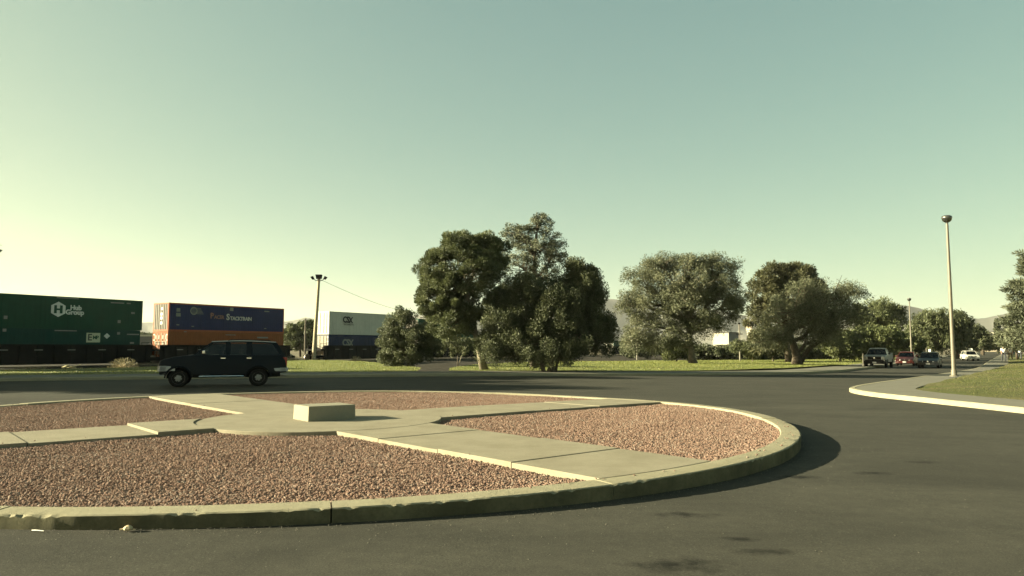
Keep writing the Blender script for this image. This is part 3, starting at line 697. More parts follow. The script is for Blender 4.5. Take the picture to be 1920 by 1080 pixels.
def vehicle(name, label, cat, S, loc, rz, group=None):
    """S: sizes in metres, x from the front bumper backwards, z up from the ground"""
    L, W = S['L'], S['W']; root = empty(name, loc, rz, label, cat, group); cx = L / 2
    X = lambda x: cx - x                                              # front towards +x
    pm = S['paint']; hw = W / 2; zs, zb = S['sill'], S['belt']; wr, zw = S['wr'], S['wr'] * .98; ar = wr + .075
    fx, rx = S['front_wheel'], S['rear_wheel']
    low = [(S['nose'], zs + .04)] + [p for p in arch(fx, ar, zw) if p[1] > zs] + [p for p in arch(rx, ar, zw) if p[1] > zs] + [(S['tail'], zs + .08)] + S['back'] + S['top'] + S['face']
    def wid(x, z):
        w = hw * (1 - .05 * max(0, (z - zb * .72) / zb) * 2.2 - .03 * max(0, (zs + .25 - z)))
        e = min(1, max(0, (x - S['nose']) / .55)); w *= .90 + .10 * math.sin(e * math.pi / 2)
        e = min(1, max(0, (S['tail'] - x) / .45)); w *= .94 + .06 * math.sin(e * math.pi / 2); return w
    bm = bmesh.new(); a = [bm.verts.new((X(x), wid(x, z), z)) for x, z in low]; c = [bm.verts.new((X(x), -wid(x, z), z)) for x, z in low]; n = len(low)
    fa = bm.faces.new(a); fc = bm.faces.new(list(reversed(c)))
    for i in range(n): bm.faces.new((a[i], c[i], c[(i + 1) % n], a[(i + 1) % n]))
    bmesh.ops.recalc_face_normals(bm, faces=bm.faces)
    ed = [e for e in bm.edges if (fa in e.link_faces or fc in e.link_faces) and min(v.co.z for v in e.verts) > zs + .3]
    bmesh.ops.bevel(bm, geom=ed, offset=.055, segments=3, affect='EDGES', profile=.5, clamp_overlap=True)
    bmesh.ops.triangulate(bm, faces=[f for f in bm.faces if len(f.verts) > 4])
    me = bpy.data.meshes.new('body'); bm.to_mesh(me); bm.free(); me.polygons.foreach_set('use_smooth', [True] * len(me.polygons)); me.set_sharp_from_angle(angle=RAD(32))
    body = link('body', me, pm, root)
    # greenhouse: roof, pillars, panes
    (x0, z0), (x1, z1), (x2, z2), (x3, z3) = S['house']; wb = wid((x0 + x3) / 2, zb) - .05; wt = wb - S.get('tumble', .10)
    def side(x, z): return wb + (wt - wb) * (z - zb) / (z1 - zb)
    b = MB(); g = 8; vs = []; fs = []
    for i in range(g + 1):
        x = x1 + (x2 - x1) * i / g; z = z1 + (z2 - z1) * i / g + S.get('crown', .04) * math.sin(math.pi * i / g)
        for k in range(9):
            y = -wt + 2 * wt * k / 8; vs.append((X(x), y, z + .035 * math.cos(math.pi * (k / 8 - .5)) - .0))
    for i in range(g):
        for k in range(8): fs.append((i * 9 + k, i * 9 + k + 1, i * 9 + k + 10, i * 9 + k + 9))
    m0 = len(vs); vs += [(x, y, z - .05) for x, y, z in vs[:]]; fs += [tuple(reversed([q + m0 for q in f])) for f in fs[:]]
    rim = [k for k in range(9)] + [i * 9 + 8 for i in range(1, g + 1)] + [g * 9 + k for k in range(7, -1, -1)] + [i * 9 for i in range(g - 1, 0, -1)]
    for q, w in zip(rim, rim[1:] + rim[:1]): fs.append((q, w, w + m0, q + m0))
    b.add(vs, fs); b.build('roof', pm, root, smooth=True, angle=RAD(50))
    def beam(p, q, wx, name='pillar'):                                # a pillar between belt and roof on both sides
        for s in (-1, 1):
            (xa, za), (xb_, zb_) = p, q; ya, yb = side(xa, za), side(xb_, zb_); b = MB()
            b.hexa([(X(xa - wx / 2), s * ya, za), (X(xa + wx / 2), s * ya, za), (X(xa + wx / 2), s * (ya - .05), za), (X(xa - wx / 2), s * (ya - .05), za),
                    (X(xb_ - wx / 2), s * yb, zb_), (X(xb_ + wx / 2), s * yb, zb_), (X(xb_ + wx / 2), s * (yb - .05), zb_), (X(xb_ - wx / 2), s * (yb - .05), zb_)])
            b.build(name, pm, root)
    beam((x0 + .03, zb - .03), (x1 + .03, z1 - .01), .075)
    beam((x3 - .05, zb - .03), (x2 - .05, z2 - .01), S.get('dp', .12))
    def top_z(x): return z1 + (z2 - z1) * (x - x1) / (x2 - x1)
    for px, w in S['pillars']: beam((px, zb - .03), (px - .02, top_z(px) - .01), w)
    lines = [('f', 0)] + [('p', i) for i in range(len(S['pillars']))] + [('r', 0)]
    def edge(k, lo, after):
        t, i = k
        if t == 'f': return (x0 + .07 if lo else x1 + .07)
        if t == 'r': return (x3 - .10 if lo else x2 - .10)
        px, w = S['pillars'][i]; return px + (w / 2 if after else -w / 2) - (0 if lo else .02)
    for i in range(len(lines) - 1):
        for s in (-1, 1):
            b = MB(); P = []
            for lo, k, af in ((1, lines[i], 1), (1, lines[i + 1], 0), (0, lines[i + 1], 0), (0, lines[i], 1)):
                x = edge(k, lo, af); z = zb - .01 if lo else min(top_z(max(x1, min(x2, x))) - .05, 9); P.append((X(x), s * (side(x, z) - .02), z))
            b.add(P, [(0, 1, 2, 3)]); b.build('side_window', S['glass'][min(i, len(S['glass']) - 1)], root)
    b = MB(); b.add([(X(x0 + .02), -wb + .07, zb + .0), (X(x0 + .02), wb - .07, zb + .0), (X(x1 + .01), wt - .06, z1 - .03), (X(x1 + .01), -wt + .06, z1 - .03)], [(0, 1, 2, 3)]); b.build('windshield', S.get('wind', m_glass_far), root)
    b = MB(); b.add([(X(x3 - .01), -wb + .10, zb + .0), (X(x3 - .01), wb - .10, zb + .0), (X(x2 - .01), wt - .09, z2 - .04), (X(x2 - .01), -wt + .09, z2 - .04)], [(0, 1, 2, 3)]); b.build('rear_window', S['glass'][-1], root)
    # cabin
    for sx in S['seats']:
        for s in (-1, 1):
            b = MB(); b.hexa([(X(sx), s * .18, zb - .3), (X(sx + .16), s * .18, zb - .3), (X(sx + .16), s * .62, zb - .3), (X(sx), s * .62, zb - .3), (X(sx + .12), s * .22, zb + .16), (X(sx + .24), s * .22, zb + .16), (X(sx + .24), s * .58, zb + .16), (X(sx + .12), s * .58, zb + .16)])
            b.box(X(sx + .28), X(sx + .17), s * .40 - .12, s * .40 + .12, zb + .18, zb + .34); b.build('seat', m_seat, root)
    b = MB(); b.box(X(x0 + .55), X(x0 + .05), -wb + .1, wb - .1, zb - .1, zb + .03); b.build('dashboard', m_plastic, root)
    # wheels
    for xw in (fx, rx):
        for s in (-1, 1):
            b = MB(); w = S.get('ww', .11); b.lathe([(wr * .62, -w), (wr * .9, -w), (wr * .98, -w * .75), (wr, -w * .3), (wr, w * .3), (wr * .98, w * .75), (wr * .9, w), (wr * .62, w)], 28, 'y', (0, 0, 0))
            o = b.build('wheel', m_tyre, root, smooth=True, angle=RAD(40)); o.location = (X(xw), s * (hw - .13), wr)
            r = MB(); yo = s * (w * .78); r.lathe([(.05, -.03), (wr * .60, -.03), (wr * .645, .0), (wr * .645, .03), (wr * .60, .012), (wr * .56, -.012), (.05, -.012)], 24, 'y', (0, yo, 0))
            for k in range(6):
                an = k * math.pi / 3 + .2; d = Vector((math.cos(an), 0, math.sin(an))); e = Vector((-math.sin(an), 0, math.cos(an)))
                r.hexa([d * .05 + e * .045 + Vector((0, yo - .012, 0)), d * .05 - e * .045 + Vector((0, yo - .012, 0)), d * wr * .58 - e * .03 + Vector((0, yo - .012, 0)), d * wr * .58 + e * .03 + Vector((0, yo - .012, 0)),
                        d * .05 + e * .045 + Vector((0, yo + s * .03, 0)), d * .05 - e * .045 + Vector((0, yo + s * .03, 0)), d * wr * .58 - e * .03 + Vector((0, yo + s * .018, 0)), d * wr * .58 + e * .03 + Vector((0, yo + s * .018, 0))])
            r.lathe([(.06, -.02), (.07, .0), (.07, .02), (.04, .035)], 12, 'y', (0, yo, 0)); r.build('rim', S['rim'], o)
            # wheel-well liner
            lv = []; lf = []
            for k in range(11):
                an = math.pi * k / 10; lv += [(X(xw) + (ar - .01) * math.cos(an), s * (hw - .35), zw + (ar - .01) * math.sin(an)), (X(xw) + (ar - .01) * math.cos(an), s * (hw - .02), zw + (ar - .01) * math.sin(an))]
            for k in range(10): lf.append((2 * k, 2 * k + 1, 2 * k + 3, 2 * k + 2))
            lf.append(tuple(2 * k for k in range(11))); b = MB(); b.add(lv, lf); b.build('wheel_well', m_plastic, root)
    # face: bumper, grille, lamps, plate
    def face_x(z):
        pts = sorted(S['face'] + [(S['nose'], zs + .04)], key=lambda p: p[1])
        for (xa, za), (xb_, zb_) in zip(pts, pts[1:]):
            if za <= z <= zb_: return xa + (xb_ - xa) * (z - za) / max(1e-6, zb_ - za)
        return pts[-1][0]
    for nm, z0_, z1_, m, proud in S['bumpers']:
        front = nm == 'front_bumper'; xe = 0 if front else L; sg = 1 if front else -1; w = hw - .02; b = MB()
        for y0_, y1_, d0, d1 in ((-w, -w * .6, .12, .03), (-w * .6, w * .6, .03, .03), (w * .6, w, .03, .12)):
            b.hexa([(X(xe + sg * d0 * .7), y0_, z0_), (X(xe + sg * d1 * .7), y1_, z0_), (X(xe + sg * (d1 + .22)), y1_, z0_), (X(xe + sg * (d0 + .22)), y0_, z0_), (X(xe + sg * d0), y0_, z1_), (X(xe + sg * d1), y1_, z1_), (X(xe + sg * (d1 + .22)), y1_, z1_), (X(xe + sg * (d0 + .22)), y0_, z1_)])
        for s in (-1, 1): b.box(X(xe + sg * .62), X(xe + sg * .12), min(s * (w - .06), s * w), max(s * (w - .06), s * w), z0_ + .01, z1_ - .01) if sg == 1 else b.box(X(xe + sg * .12), X(xe + sg * .62), min(s * (w - .06), s * w), max(s * (w - .06), s * w), z0_ + .01, z1_ - .01)
        b.build(nm, m, root, bevel=.012)
    gz0, gz1, gw = S['grille']; xg = min(face_x(gz0), face_x(gz1)) - .02; b = MB(); b.box(X(xg + .10), X(xg), -gw, gw, gz0, gz1); gr = b.build('grille', S.get('grille_m', m_plastic), root)
    for k in range(3): zz = gz0 + (gz1 - gz0) * (k + .5) / 3; c = MB(); c.box(X(xg), X(xg - .012), -gw + .02, gw - .02, zz - .012, zz + .012); c.build('grille_bar', S.get('bar_m', m_plastic), gr)
    c = MB(); c.lathe([(.01, 0), (.075, .003), (.075, .012), (.01, .014)], 14, 'x', (X(xg) + .012, 0, (gz0 + gz1) / 2)); c.build('badge', m_chrome, gr)
    for s in (-1, 1):
        hy0, hy1 = gw + .03, hw * .90; b = MB(); xl = xg + .01
        b.hexa([(X(xl), s * hy0, gz0 + .01), (X(xl + .12), s * hy1, gz0 + .02), (X(xl + .3), s * hy1, gz0 + .02), (X(xl + .2), s * hy0, gz0 + .01), (X(xl + .02), s * hy0, gz1 - .01), (X(xl + .15), s * hy1, gz1 - .02), (X(xl + .3), s * hy1, gz1 - .02), (X(xl + .2), s * hy0, gz1 - .01)]); b.build('headlight', m_lens, root)
        b = MB(); xt = S['tail']; b.box(X(xt + .012), X(xt - .14), min(s * hw * .74, s * hw * .935), max(s * hw * .74, s * hw * .935), S['lamp'][0], S['lamp'][1]); b.build('tail_light', m_red_lens, root)
        # mirror, handles
        b = MB(); mx = x0 + .32; b.hexa([(X(mx), s * (wb + .02), zb + .04), (X(mx + .10), s * (wb + .02), zb + .04), (X(mx + .12), s * (wb + .23), zb + .05), (X(mx + .03), s * (wb + .23), zb + .05), (X(mx), s * (wb + .02), zb + .17), (X(mx + .10), s * (wb + .02), zb + .17), (X(mx + .12), s * (wb + .23), zb + .18), (X(mx + .03), s * (wb + .23), zb + .18)]); b.build('mirror', S.get('mirror_m', pm), root, bevel=.02)
        for hx_ in S['handles']: zz = zb - .12; y = wid(hx_, zz); b = MB(); b.box(X(hx_ + .16), X(hx_), min(s * (y - .01), s * (y + .03)), max(s * (y - .01), s * (y + .03)), zz - .022, zz + .022); b.build('door_handle', S.get('handle_m', pm), root)
        # door seams
        for dx_, za, zb_ in S['seams']:
            y0_, y1_ = wid(dx_, za), wid(dx_, zb_); b = MB(); b.hexa([(X(dx_ - .007), s * (y0_ - .01), za), (X(dx_ + .007), s * (y0_ - .01), za), (X(dx_ + .007), s * (y0_ + .003), za), (X(dx_ - .007), s * (y0_ + .003), za), (X(dx_ - .007), s * (y1_ - .01), zb_), (X(dx_ + .007), s * (y1_ - .01), zb_), (X(dx_ + .007), s * (y1_ + .003), zb_), (X(dx_ - .007), s * (y1_ + .003), zb_)]); b.build('door_seam', m_plastic, root)
    z0_, z1_ = S['bumpers'][0][1], S['bumpers'][0][2]; zc = S.get('plate_z', (z0_ + z1_) / 2); b = MB(); b.box(X(.03), X(-.012), -.16, .16, zc - .075, zc + .075); b.build('number_plate', m_plate, root)
    return root, X

# the dark sport-utility vehicle in the tree's shade
m_suv = M('dark_green_paint', (.002, .005, .009), .35, spec=.12); m_gunmetal = M('silver_bumper', (.30, .31, .31), .4, .4)
SUV = dict(L=4.5, W=1.73, paint=m_suv, sill=.44, belt=1.20, wr=.335, front_wheel=.74, rear_wheel=3.42, nose=.12, tail=4.40,
           back=[(4.41, .75), (4.38, 1.02), (4.31, 1.20)], top=[(1.18, 1.21), (.95, 1.19), (.55, 1.13), (.24, 1.05)], face=[(.12, .98), (.08, .80), (.10, .62)],
           house=[(1.16, 1.2), (1.78, 1.70), (4.02, 1.68), (4.32, 1.2)], pillars=[(2.36, .14), (3.10, .20)], glass=[m_glass, m_glass, m_glass_dark], tumble=.13, dp=.16,
           seats=[1.95, 2.85], bumpers=[('front_bumper', .60, .80, m_gunmetal), ('rear_bumper', .56, .70, m_gunmetal)], grille=(.82, .99, .42), lamp=(.78, 1.1), handles=[2.12, 3.0], handle_m=m_chrome, mirror_m=m_chrome, seams=[(1.22, .5, 1.18), (2.36, .5, 1.18), (3.12, .82, 1.18)], rim=m_rim, plate_z=.66, wind=m_glass)
SUV['bumpers'] = [(a, b_, c_, d_, 0) for a, b_, c_, d_ in SUV['bumpers']]
g = gp(421, 723, -.10); s_loc = Vector((g.x, g.y, zr(g.x)))
suv, X = vehicle('sport_utility_vehicle', 'dark green sport utility vehicle driving left past the round island', 'car', SUV, s_loc, math.atan2(-.33, -.944))
for s in (-1, 1):
    b = MB(); b.tube([(X(1.42), s * .83, .39), (X(1.55), s * .87, .40), (X(2.78), s * .87, .40), (X(2.9), s * .83, .39)], .035, 8); b.build('step_bar', m_chrome, suv)
    b = MB(); b.tube([(X(2.35), s * .52, 1.745), (X(2.45), s * .52, 1.79), (X(3.75), s * .52, 1.775), (X(3.85), s * .52, 1.72)], .018, 6); b.build('roof_rail', m_plastic, suv)
    b = MB()
    for xw in (.74, 3.42):                                            # flared arch lips
        pts = [(X(xw) + .44 * math.cos(math.pi * k / 12), s * .862, .35 + .44 * math.sin(math.pi * k / 12)) for k in range(13)]; c = MB(); c.tube(pts, .03, 6); c.build('arch_flare', m_suv, suv)
    b = MB(); b.box(X(4.18), X(4.03), s * .72 - .02, s * .72 + .02, .36, .55); b.build('mud_flap', m_plastic, suv)
    b = MB(); b.box(X(.62), X(.44), min(s * .70, s * .78), max(s * .70, s * .78), .86, .95); b.build('side_marker', m_amber, suv)
b = MB(); b.tube([(X(2.5), -.50, 1.78), (X(2.5), .50, 1.78)], .015, 6); b.build('roof_bar', m_plastic, suv)
b = MB(); b.tube([(X(3.5), -.50, 1.77), (X(3.5), .50, 1.77)], .015, 6); b.build('roof_bar', m_plastic, suv)
suv.scale = (.93, .93, .88)
b = MB(); b.box(X(4.1), X(.6), -.5, .5, .34, .5); b.build('chassis', m_plastic, suv)
b = MB(); b.tube([(X(3.9), -.45, .36), (X(4.45), -.48, .33)], .03, 6); b.build('exhaust', m_steel, suv)

RD = math.atan2(-.83, -.557)                                          # vehicles on the far road face us
def sedan(name, label, cat, paint, px, d, rz=RD, size=.88, **kw):
    S = dict(L=4.5, W=1.74, paint=paint, sill=.24, belt=.90, wr=.315, front_wheel=.86, rear_wheel=3.5, nose=.1, tail=4.42, back=[(4.45, .55), (4.44, .88), (4.38, .95)],
             top=[(3.75, .97), (1.35, .93), (.7, .83), (.25, .73)], face=[(.1, .66), (.06, .5), (.08, .34)], house=[(1.33, .92), (2.0, 1.40), (3.05, 1.40), (3.72, .95)], pillars=[(2.5, .10)], glass=[m_glass_far, m_glass_far], tumble=.16,
             seats=[2.0, 2.9], bumpers=[('front_bumper', .30, .52, paint, 0), ('rear_bumper', .32, .55, paint, 0)], grille=(.56, .67, .36), lamp=(.68, .86), handles=[2.2, 3.05], seams=[(1.5, .3, .9), (2.5, .3, .9), (3.35, .5, .9)], rim=m_rim, plate_z=.42)
    S.update(kw); p = at(px, 660, d); o = vehicle(name, label, cat, S, Vector((p.x, p.y, zr(p.x))), rz)[0]; o.scale = (size,) * 3; return o
sedan('parked_car', 'dark red car with a bright headlight behind the white pickup', 'car', car_paint('red_paint', (.045, .009, .007)), 1700, 68)
sedan('parked_car', 'dark grey saloon car facing us beside the near lamp post', 'car', car_paint('charcoal_paint', (.009, .010, .011)), 1743, 61)
car = sedan('parked_car', 'small white car turning at the far junction right of the lamp post', 'car', car_paint('white_paint', (.40, .38, .33)), 1818, 95, size=.82, rz=math.atan2(-.95, -.3), house=[(1.2, .92), (1.75, 1.48), (3.9, 1.48), (4.3, .95)], top=[(1.25, .94), (.7, .86), (.25, .76)], back=[(4.45, .55), (4.42, .95)])
m_pick = car_paint('pale_paint', (.17, .17, .15))
PK = dict(L=5.4, W=1.95, paint=m_pick, sill=.46, belt=1.22, wr=.385, front_wheel=1.0, rear_wheel=4.3, nose=.1, tail=5.34, back=[(5.36, .7), (5.36, 1.24)], top=[(3.3, 1.24), (1.45, 1.24), (.9, 1.20), (.22, 1.12)], face=[(.08, 1.02), (.06, .8), (.1, .6)],
          house=[(1.42, 1.22), (2.0, 1.80), (3.05, 1.80), (3.25, 1.22)], pillars=[(2.55, .10)], glass=[m_glass_far, m_glass_far], tumble=.2, seats=[2.2], bumpers=[('front_bumper', .40, .78, m_plastic, 0), ('rear_bumper', .5, .7, m_plastic, 0)], grille=(.80, 1.08, .56), lamp=(.85, 1.15), handles=[2.7], seams=[(1.55, .55, 1.2), (3.28, .55, 1.2)], rim=m_rim, plate_z=.52, mirror_m=m_plastic)
p = at(1647, 660, 62); pk, X = vehicle('pickup_truck', 'pale pickup truck with black grille parked at the lawn edge', 'pickup', PK, Vector((p.x, p.y, zr(p.x))), RD)
pk.scale = (.88, .88, .86)
b = MB(); b.box(X(5.28), X(3.38), -.80, .80, 1.246, 1.256); b.build('bed_cover', m_plastic, pk)
for s in (-1, 1): b = MB(); b.box(X(5.34), X(3.34), min(s * .82, s * .90), max(s * .82, s * .90), 1.235, 1.40); b.build('bed_rail', m_pick, pk, bevel=.015)
b = MB(); b.box(X(5.345), X(5.29), -.81, .81, 1.235, 1.395); b.build('tailgate', m_pick, pk)
# ------------------------------------------------------------------ trees
m_bark = M('bark_brown', (0.0720, 0.0570, 0.0420), .9, var=.4, vscale=5, bmp=(10.8000, 0.5400, 0.0240), spec=.15)
m_bark_pale = M('bark_pale', (0.2040, 0.1740, 0.1260), .9, var=.35, vscale=4, bmp=(8.4000, 0.4800, 0.0180), spec=.15)
m_bark_grey = M('bark_grey', (0.1200, 0.1020, 0.0780), .9, var=.4, vscale=4, bmp=(9.6000, 0.5400, 0.0240), spec=.15)
L_PINE = leaf_mat('pine_needles', (0.0469, 0.0552, 0.0262), (0.1021, 0.1145, 0.0524), (0.1628, 0.1739, 0.0856), .22)
L_DENSE = leaf_mat('cypress_leaves', (0.0375, 0.0438, 0.0225), (0.0800, 0.0887, 0.0450), (0.1300, 0.1375, 0.0750), .25)
L_OLIVE = leaf_mat('elm_leaves', (0.0550, 0.0616, 0.0385), (0.1012, 0.1100, 0.0682), (0.1672, 0.1738, 0.1155), .2)
L_MESQ = leaf_mat('mesquite_leaves', (0.0572, 0.0627, 0.0363), (0.1144, 0.1210, 0.0704), (0.2035, 0.1980, 0.1265), 0.3)
L_BROWN = leaf_mat('dry_pine_needles', (0.0456, 0.0480, 0.0252), (0.1008, 0.0996, 0.0516), (0.1620, 0.1440, 0.0792), 0.25)
L_FAR = leaf_mat('park_tree_leaves', (.036, .043, .018), (.078, .090, .036), (.130, .140, .060), 0.3)
L_PALE = leaf_mat('willow_leaves', (.052, .060, .030), (.105, .115, .056), (.165, .170, .090), 0.35)
L_DRY = leaf_mat('dry_weeds', (0.0960, 0.0840, 0.0420), (0.1560, 0.1380, 0.0720), (0.2160, 0.1860, 0.1020), .3)

def unit(n):
    v = rng.normal(size=(n, 3)); return v / np.linalg.norm(v, axis=1)[:, None]
def leaf_mesh(name, C, A, Nn, l, w, tint):
    """rhombic leaves: centre, axis, normal, length, width"""
    A = A / np.linalg.norm(A, axis=1)[:, None]; B = np.cross(Nn, A); k = np.linalg.norm(B, axis=1)[:, None]; B = B / np.maximum(k, 1e-6)
    l = np.broadcast_to(l, len(C))[:, None]; w = np.broadcast_to(w, len(C))[:, None]
    V = np.stack([C - A * l / 2, C + B * w / 2 - A * l * .05, C + A * l / 2, C - B * w / 2 - A * l * .05], 1).reshape(-1, 3)
    return np_mesh(name, V, np.arange(len(C) * 4).reshape(-1, 4), attr=np.repeat(np.clip(tint, 0, 1), 4))
def tubes(paths, n=6):
    """many tapered branches at once as one mesh; a path is (points, radii)"""
    b = MB()
    for P, r in paths: b.tube(P, r, n)
    return b
def bend(a, b, sag=0.0, k=4, wob=.08):
    a, b = np.array(a, float), np.array(b, float); d = np.linalg.norm(b - a); out = []
    for i in range(k + 1):
        t = i / k; p = a + (b - a) * t; p = p + np.array([0, 0, sag * d * math.sin(math.pi * t)])
        if 0 < i < k: p = p + rng.normal(size=3) * wob * d * .5
        out.append(p)
    return out
def tree(name, label, base, trunk, lobes, leaf, bark, style, group=None, r0=.2, scale=1.0, limbs=None, tone=0.0, extra=None):
    """base: point on the ground; trunk: points from the base up; lobes: (x, y, z, rx, ry, rz, clumps) all relative to the base.
    style: rc clump radius, n leaves a clump, l/w leaf size, shell bias, radial needles, droop, stretch"""
    root = empty(name, base, 0, label, 'tree' if 'shrub' not in name else 'shrub', group)
    T = [np.array(p, float) for p in trunk]; paths = []
    rr = [r0 * (1.25 if i == 0 else 1 - .5 * i / max(1, len(T) - 1)) for i in range(len(T))]
    paths.append((T, rr)); top = T[-1]; C, A, Nn, Ln, Tn = [], [], [], [], []
    for (x, y, z, rx, ry, rz, nc) in lobes:
        c = np.array([x, y, z]); rad = np.array([rx, ry, rz])
        start = T[-1] if limbs is None else T[limbs]
        q = min(range(len(T)), key=lambda i: np.linalg.norm(T[i] - c) + (0 if T[i][2] < z else 3)); start = T[q]
        main = bend(start, c, .05, 5); paths.append((main, list(np.linspace(r0 * .45, r0 * .16, 6))))
        d = unit(nc); d[:, 2] = np.where((d[:, 2] < -.35) & (rng.random(nc) < style.get('under', .5)), -d[:, 2], d[:, 2])
        f = style.get('shell', .6) + (1 - style.get('shell', .6)) * rng.random(nc) ** .6
        lump = 1 + .12 * np.sin(d[:, 0] * 5 + x) * np.cos(d[:, 2] * 6 + z)
        P = c + d * rad * (f * lump)[:, None]
        for i in range(nc):
            if i % style.get('twig', 3) == 0:
                s = main[2 + int(rng.integers(0, 4))]; paths.append((bend(s, P[i], .04, 3, .1), list(np.linspace(r0 * .13, r0 * .03, 4))))
        rc = style['rc'] * rng.uniform(.7, 1.25, nc); n = style['n']; k = nc * n
        off = unit(k); fr = rng.random(k) ** (1 / 3 if not style.get('hollow') else .35)
        st = np.array(style.get('stretch', (1, 1, .8)))
        pp = np.repeat(P, n, 0) + off * (fr * np.repeat(rc, n))[:, None] * st
        dr = style.get('droop', 0)
        if dr: pp[:, 2] -= dr * np.repeat(rc, n) * rng.random(k) ** 2
        ax = off * style.get('radial', .6) + unit(k) * (1 - style.get('radial', .6)) + np.array([0, 0, style.get('up', .2)])
        nm = unit(k) + np.repeat(d, n, 0) * .5 + off * style.get('face', .6)
        C.append(pp); A.append(ax); Nn.append(nm); Ln.append(rng.uniform(.7, 1.3, k)); Tn.append(np.repeat(rng.normal(.45 + tone, .16, nc), n) + rng.normal(0, .14, k))
    C, A, Nn, Ln, Tn = map(np.concatenate, (C, A, Nn, Ln, Tn))
    keep = C[:, 2] > .03
    C, A, Nn, Ln, Tn = C[keep], A[keep], Nn[keep], Ln[keep], Tn[keep]
    if extra: paths += extra
    tubes(paths, 6 if r0 > .08 else 5).build('trunk', bark, root, smooth=True)
    link('crown', leaf_mesh('crown', C, A, Nn, Ln * style['l'], Ln * style['w'], Tn), leaf, root)
    return root
PINE = dict(rc=.33, n=230, l=.17, w=.04, shell=.5, radial=.85, up=.25, face=.5, twig=3, under=.35, hollow=1)
DENSE = dict(rc=.42, n=360, l=.085, w=.045, shell=.42, radial=.6, up=.5, twig=5, stretch=(.85, .85, 1.1))
OPEN = dict(rc=.34, n=80, l=.16, w=.09, shell=.35, radial=.4, up=.2, twig=1)
MESQ = dict(rc=.5, n=130, l=.18, w=.05, shell=.35, radial=.5, up=.0, twig=2, droop=.6, stretch=(1.1, 1.1, .85), under=.5)
FARS = dict(rc=.75, n=140, l=.28, w=.14, shell=.5, radial=.4, up=.2, twig=4)
FARP = dict(rc=.8, n=110, l=.42, w=.13, shell=.62, radial=.8, up=.2, twig=4, under=.4, hollow=1)
WILL = dict(rc=.7, n=85, l=.5, w=.11, shell=.45, radial=.2, up=-.8, twig=3, droop=1.2)

def gz(x, y): return max(z_lawn(x, y), -.5) - .02
def px_tree(name, label, bpx, d, trunk, lobes, leaf, bark, style, zb=None, **kw):
    """everything given in photograph pixels at the distance d: trunk points and lobes (x, y, rx, ry, clumps[, depth offset])"""
    b = at(bpx, 660, d); b.z = (gz(b.x, b.y) if zb is None else zb); k = d / FPX
    T = [(0, 0, 0)] + [tuple(at(x, y, d + (dy[0] if dy else 0)) - b) for x, y, *dy in trunk]
    Lb = []
    for x, y, rx, ry, n, *dy in lobes:
        c = at(x, y, d + (dy[0] if dy else 0)) - b; Lb.append((c.x, c.y, c.z, rx * k, rx * k * kw.get('deep', .95), ry * k, n))
    kw.pop('deep', None)
    return tree(name, label, b, T, Lb, leaf, bark, style, **kw)

# the group in the middle
px_tree('pine_tree', 'round umbrella pine with tufted crown and pale leaning trunk', 908, 39.5, [(900, 665), (893, 630), (884, 590), (878, 560)],
        [(868, 520, 84, 80, 190), (905, 478, 46, 36, 60), (828, 560, 40, 52, 80), (845, 600, 42, 34, 50)], L_PINE, m_bark_pale, dict(PINE, rc=.36, n=420, l=.14, w=.036, shell=.78, up=.35), r0=.22, tone=-.02)
px_tree('elm_tree', 'tall sparse tree with light showing through, tallest of the middle group', 1000, 46, [(998, 640), (1000, 580), (1004, 530), (1002, 480), (1006, 440)],
        [(1010, 425, 26, 24, 34), (970, 440, 32, 20, 34), (1000, 470, 50, 32, 60), (1040, 480, 22, 40, 34), (975, 500, 36, 30, 36), (1020, 525, 42, 34, 40)], L_OLIVE, m_bark_grey, dict(OPEN, rc=.3, n=95, l=.10, w=.052), r0=.2, tone=.1)
px_tree('juniper_tree', 'broad dense dark tree with several low trunks beside the kerb', 1032, 38.6, [(1034, 685), (1030, 660), (1028, 630), (1026, 600)],
        [(945, 605, 44, 54, 84), (985, 560, 50, 44, 80), (1045, 580, 62, 56, 120), (1090, 540, 36, 40, 60), (1112, 560, 24, 44, 48), (1075, 635, 62, 46, 100), (1000, 640, 62, 46, 110), (930, 648, 34, 30, 50), (1125, 622, 30, 38, 54), (1040, 665, 60, 20, 40), (1078, 510, 14, 22, 14), (1110, 525, 12, 20, 12)], L_DENSE, m_bark_grey, DENSE, r0=.17, tone=0,
        extra=[([(-.35, 0, -.02), (-.5, -.1, .7), (-.8, 0, 1.6)], [.13, .10, .07]), ([(.25, .1, -.02), (.4, .1, .6), (.8, 0, 1.5)], [.12, .10, .06]), ([(.05, -.15, -.02), (.1, -.2, .8), (.2, -.1, 1.8)], [.10, .09, .06])])
px_tree('large_shrub', 'bushy rounded shrub left of the umbrella pine, in front of the navy container', 765, 47, [(766, 670), (764, 640)],
        [(755, 605, 26, 28, 34), (735, 640, 30, 36, 40), (785, 635, 36, 38, 46), (760, 665, 46, 26, 46), (722, 672, 18, 20, 16), (808, 655, 22, 30, 22)], L_DENSE, m_bark_grey, dict(OPEN, rc=.36, n=260, l=.09, w=.05, shell=.35), r0=.08, tone=.1, zb=-.35)
px_tree('feathery_shrub', 'pale feathery shrub under the umbrella pine', 858, 52, [(858, 672), (858, 655)], [(848, 645, 28, 14, 26), (872, 648, 22, 12, 18)], L_PALE, m_bark_grey, dict(WILL, rc=.35, l=.25, w=.05, n=70), r0=.04, zb=-.3)
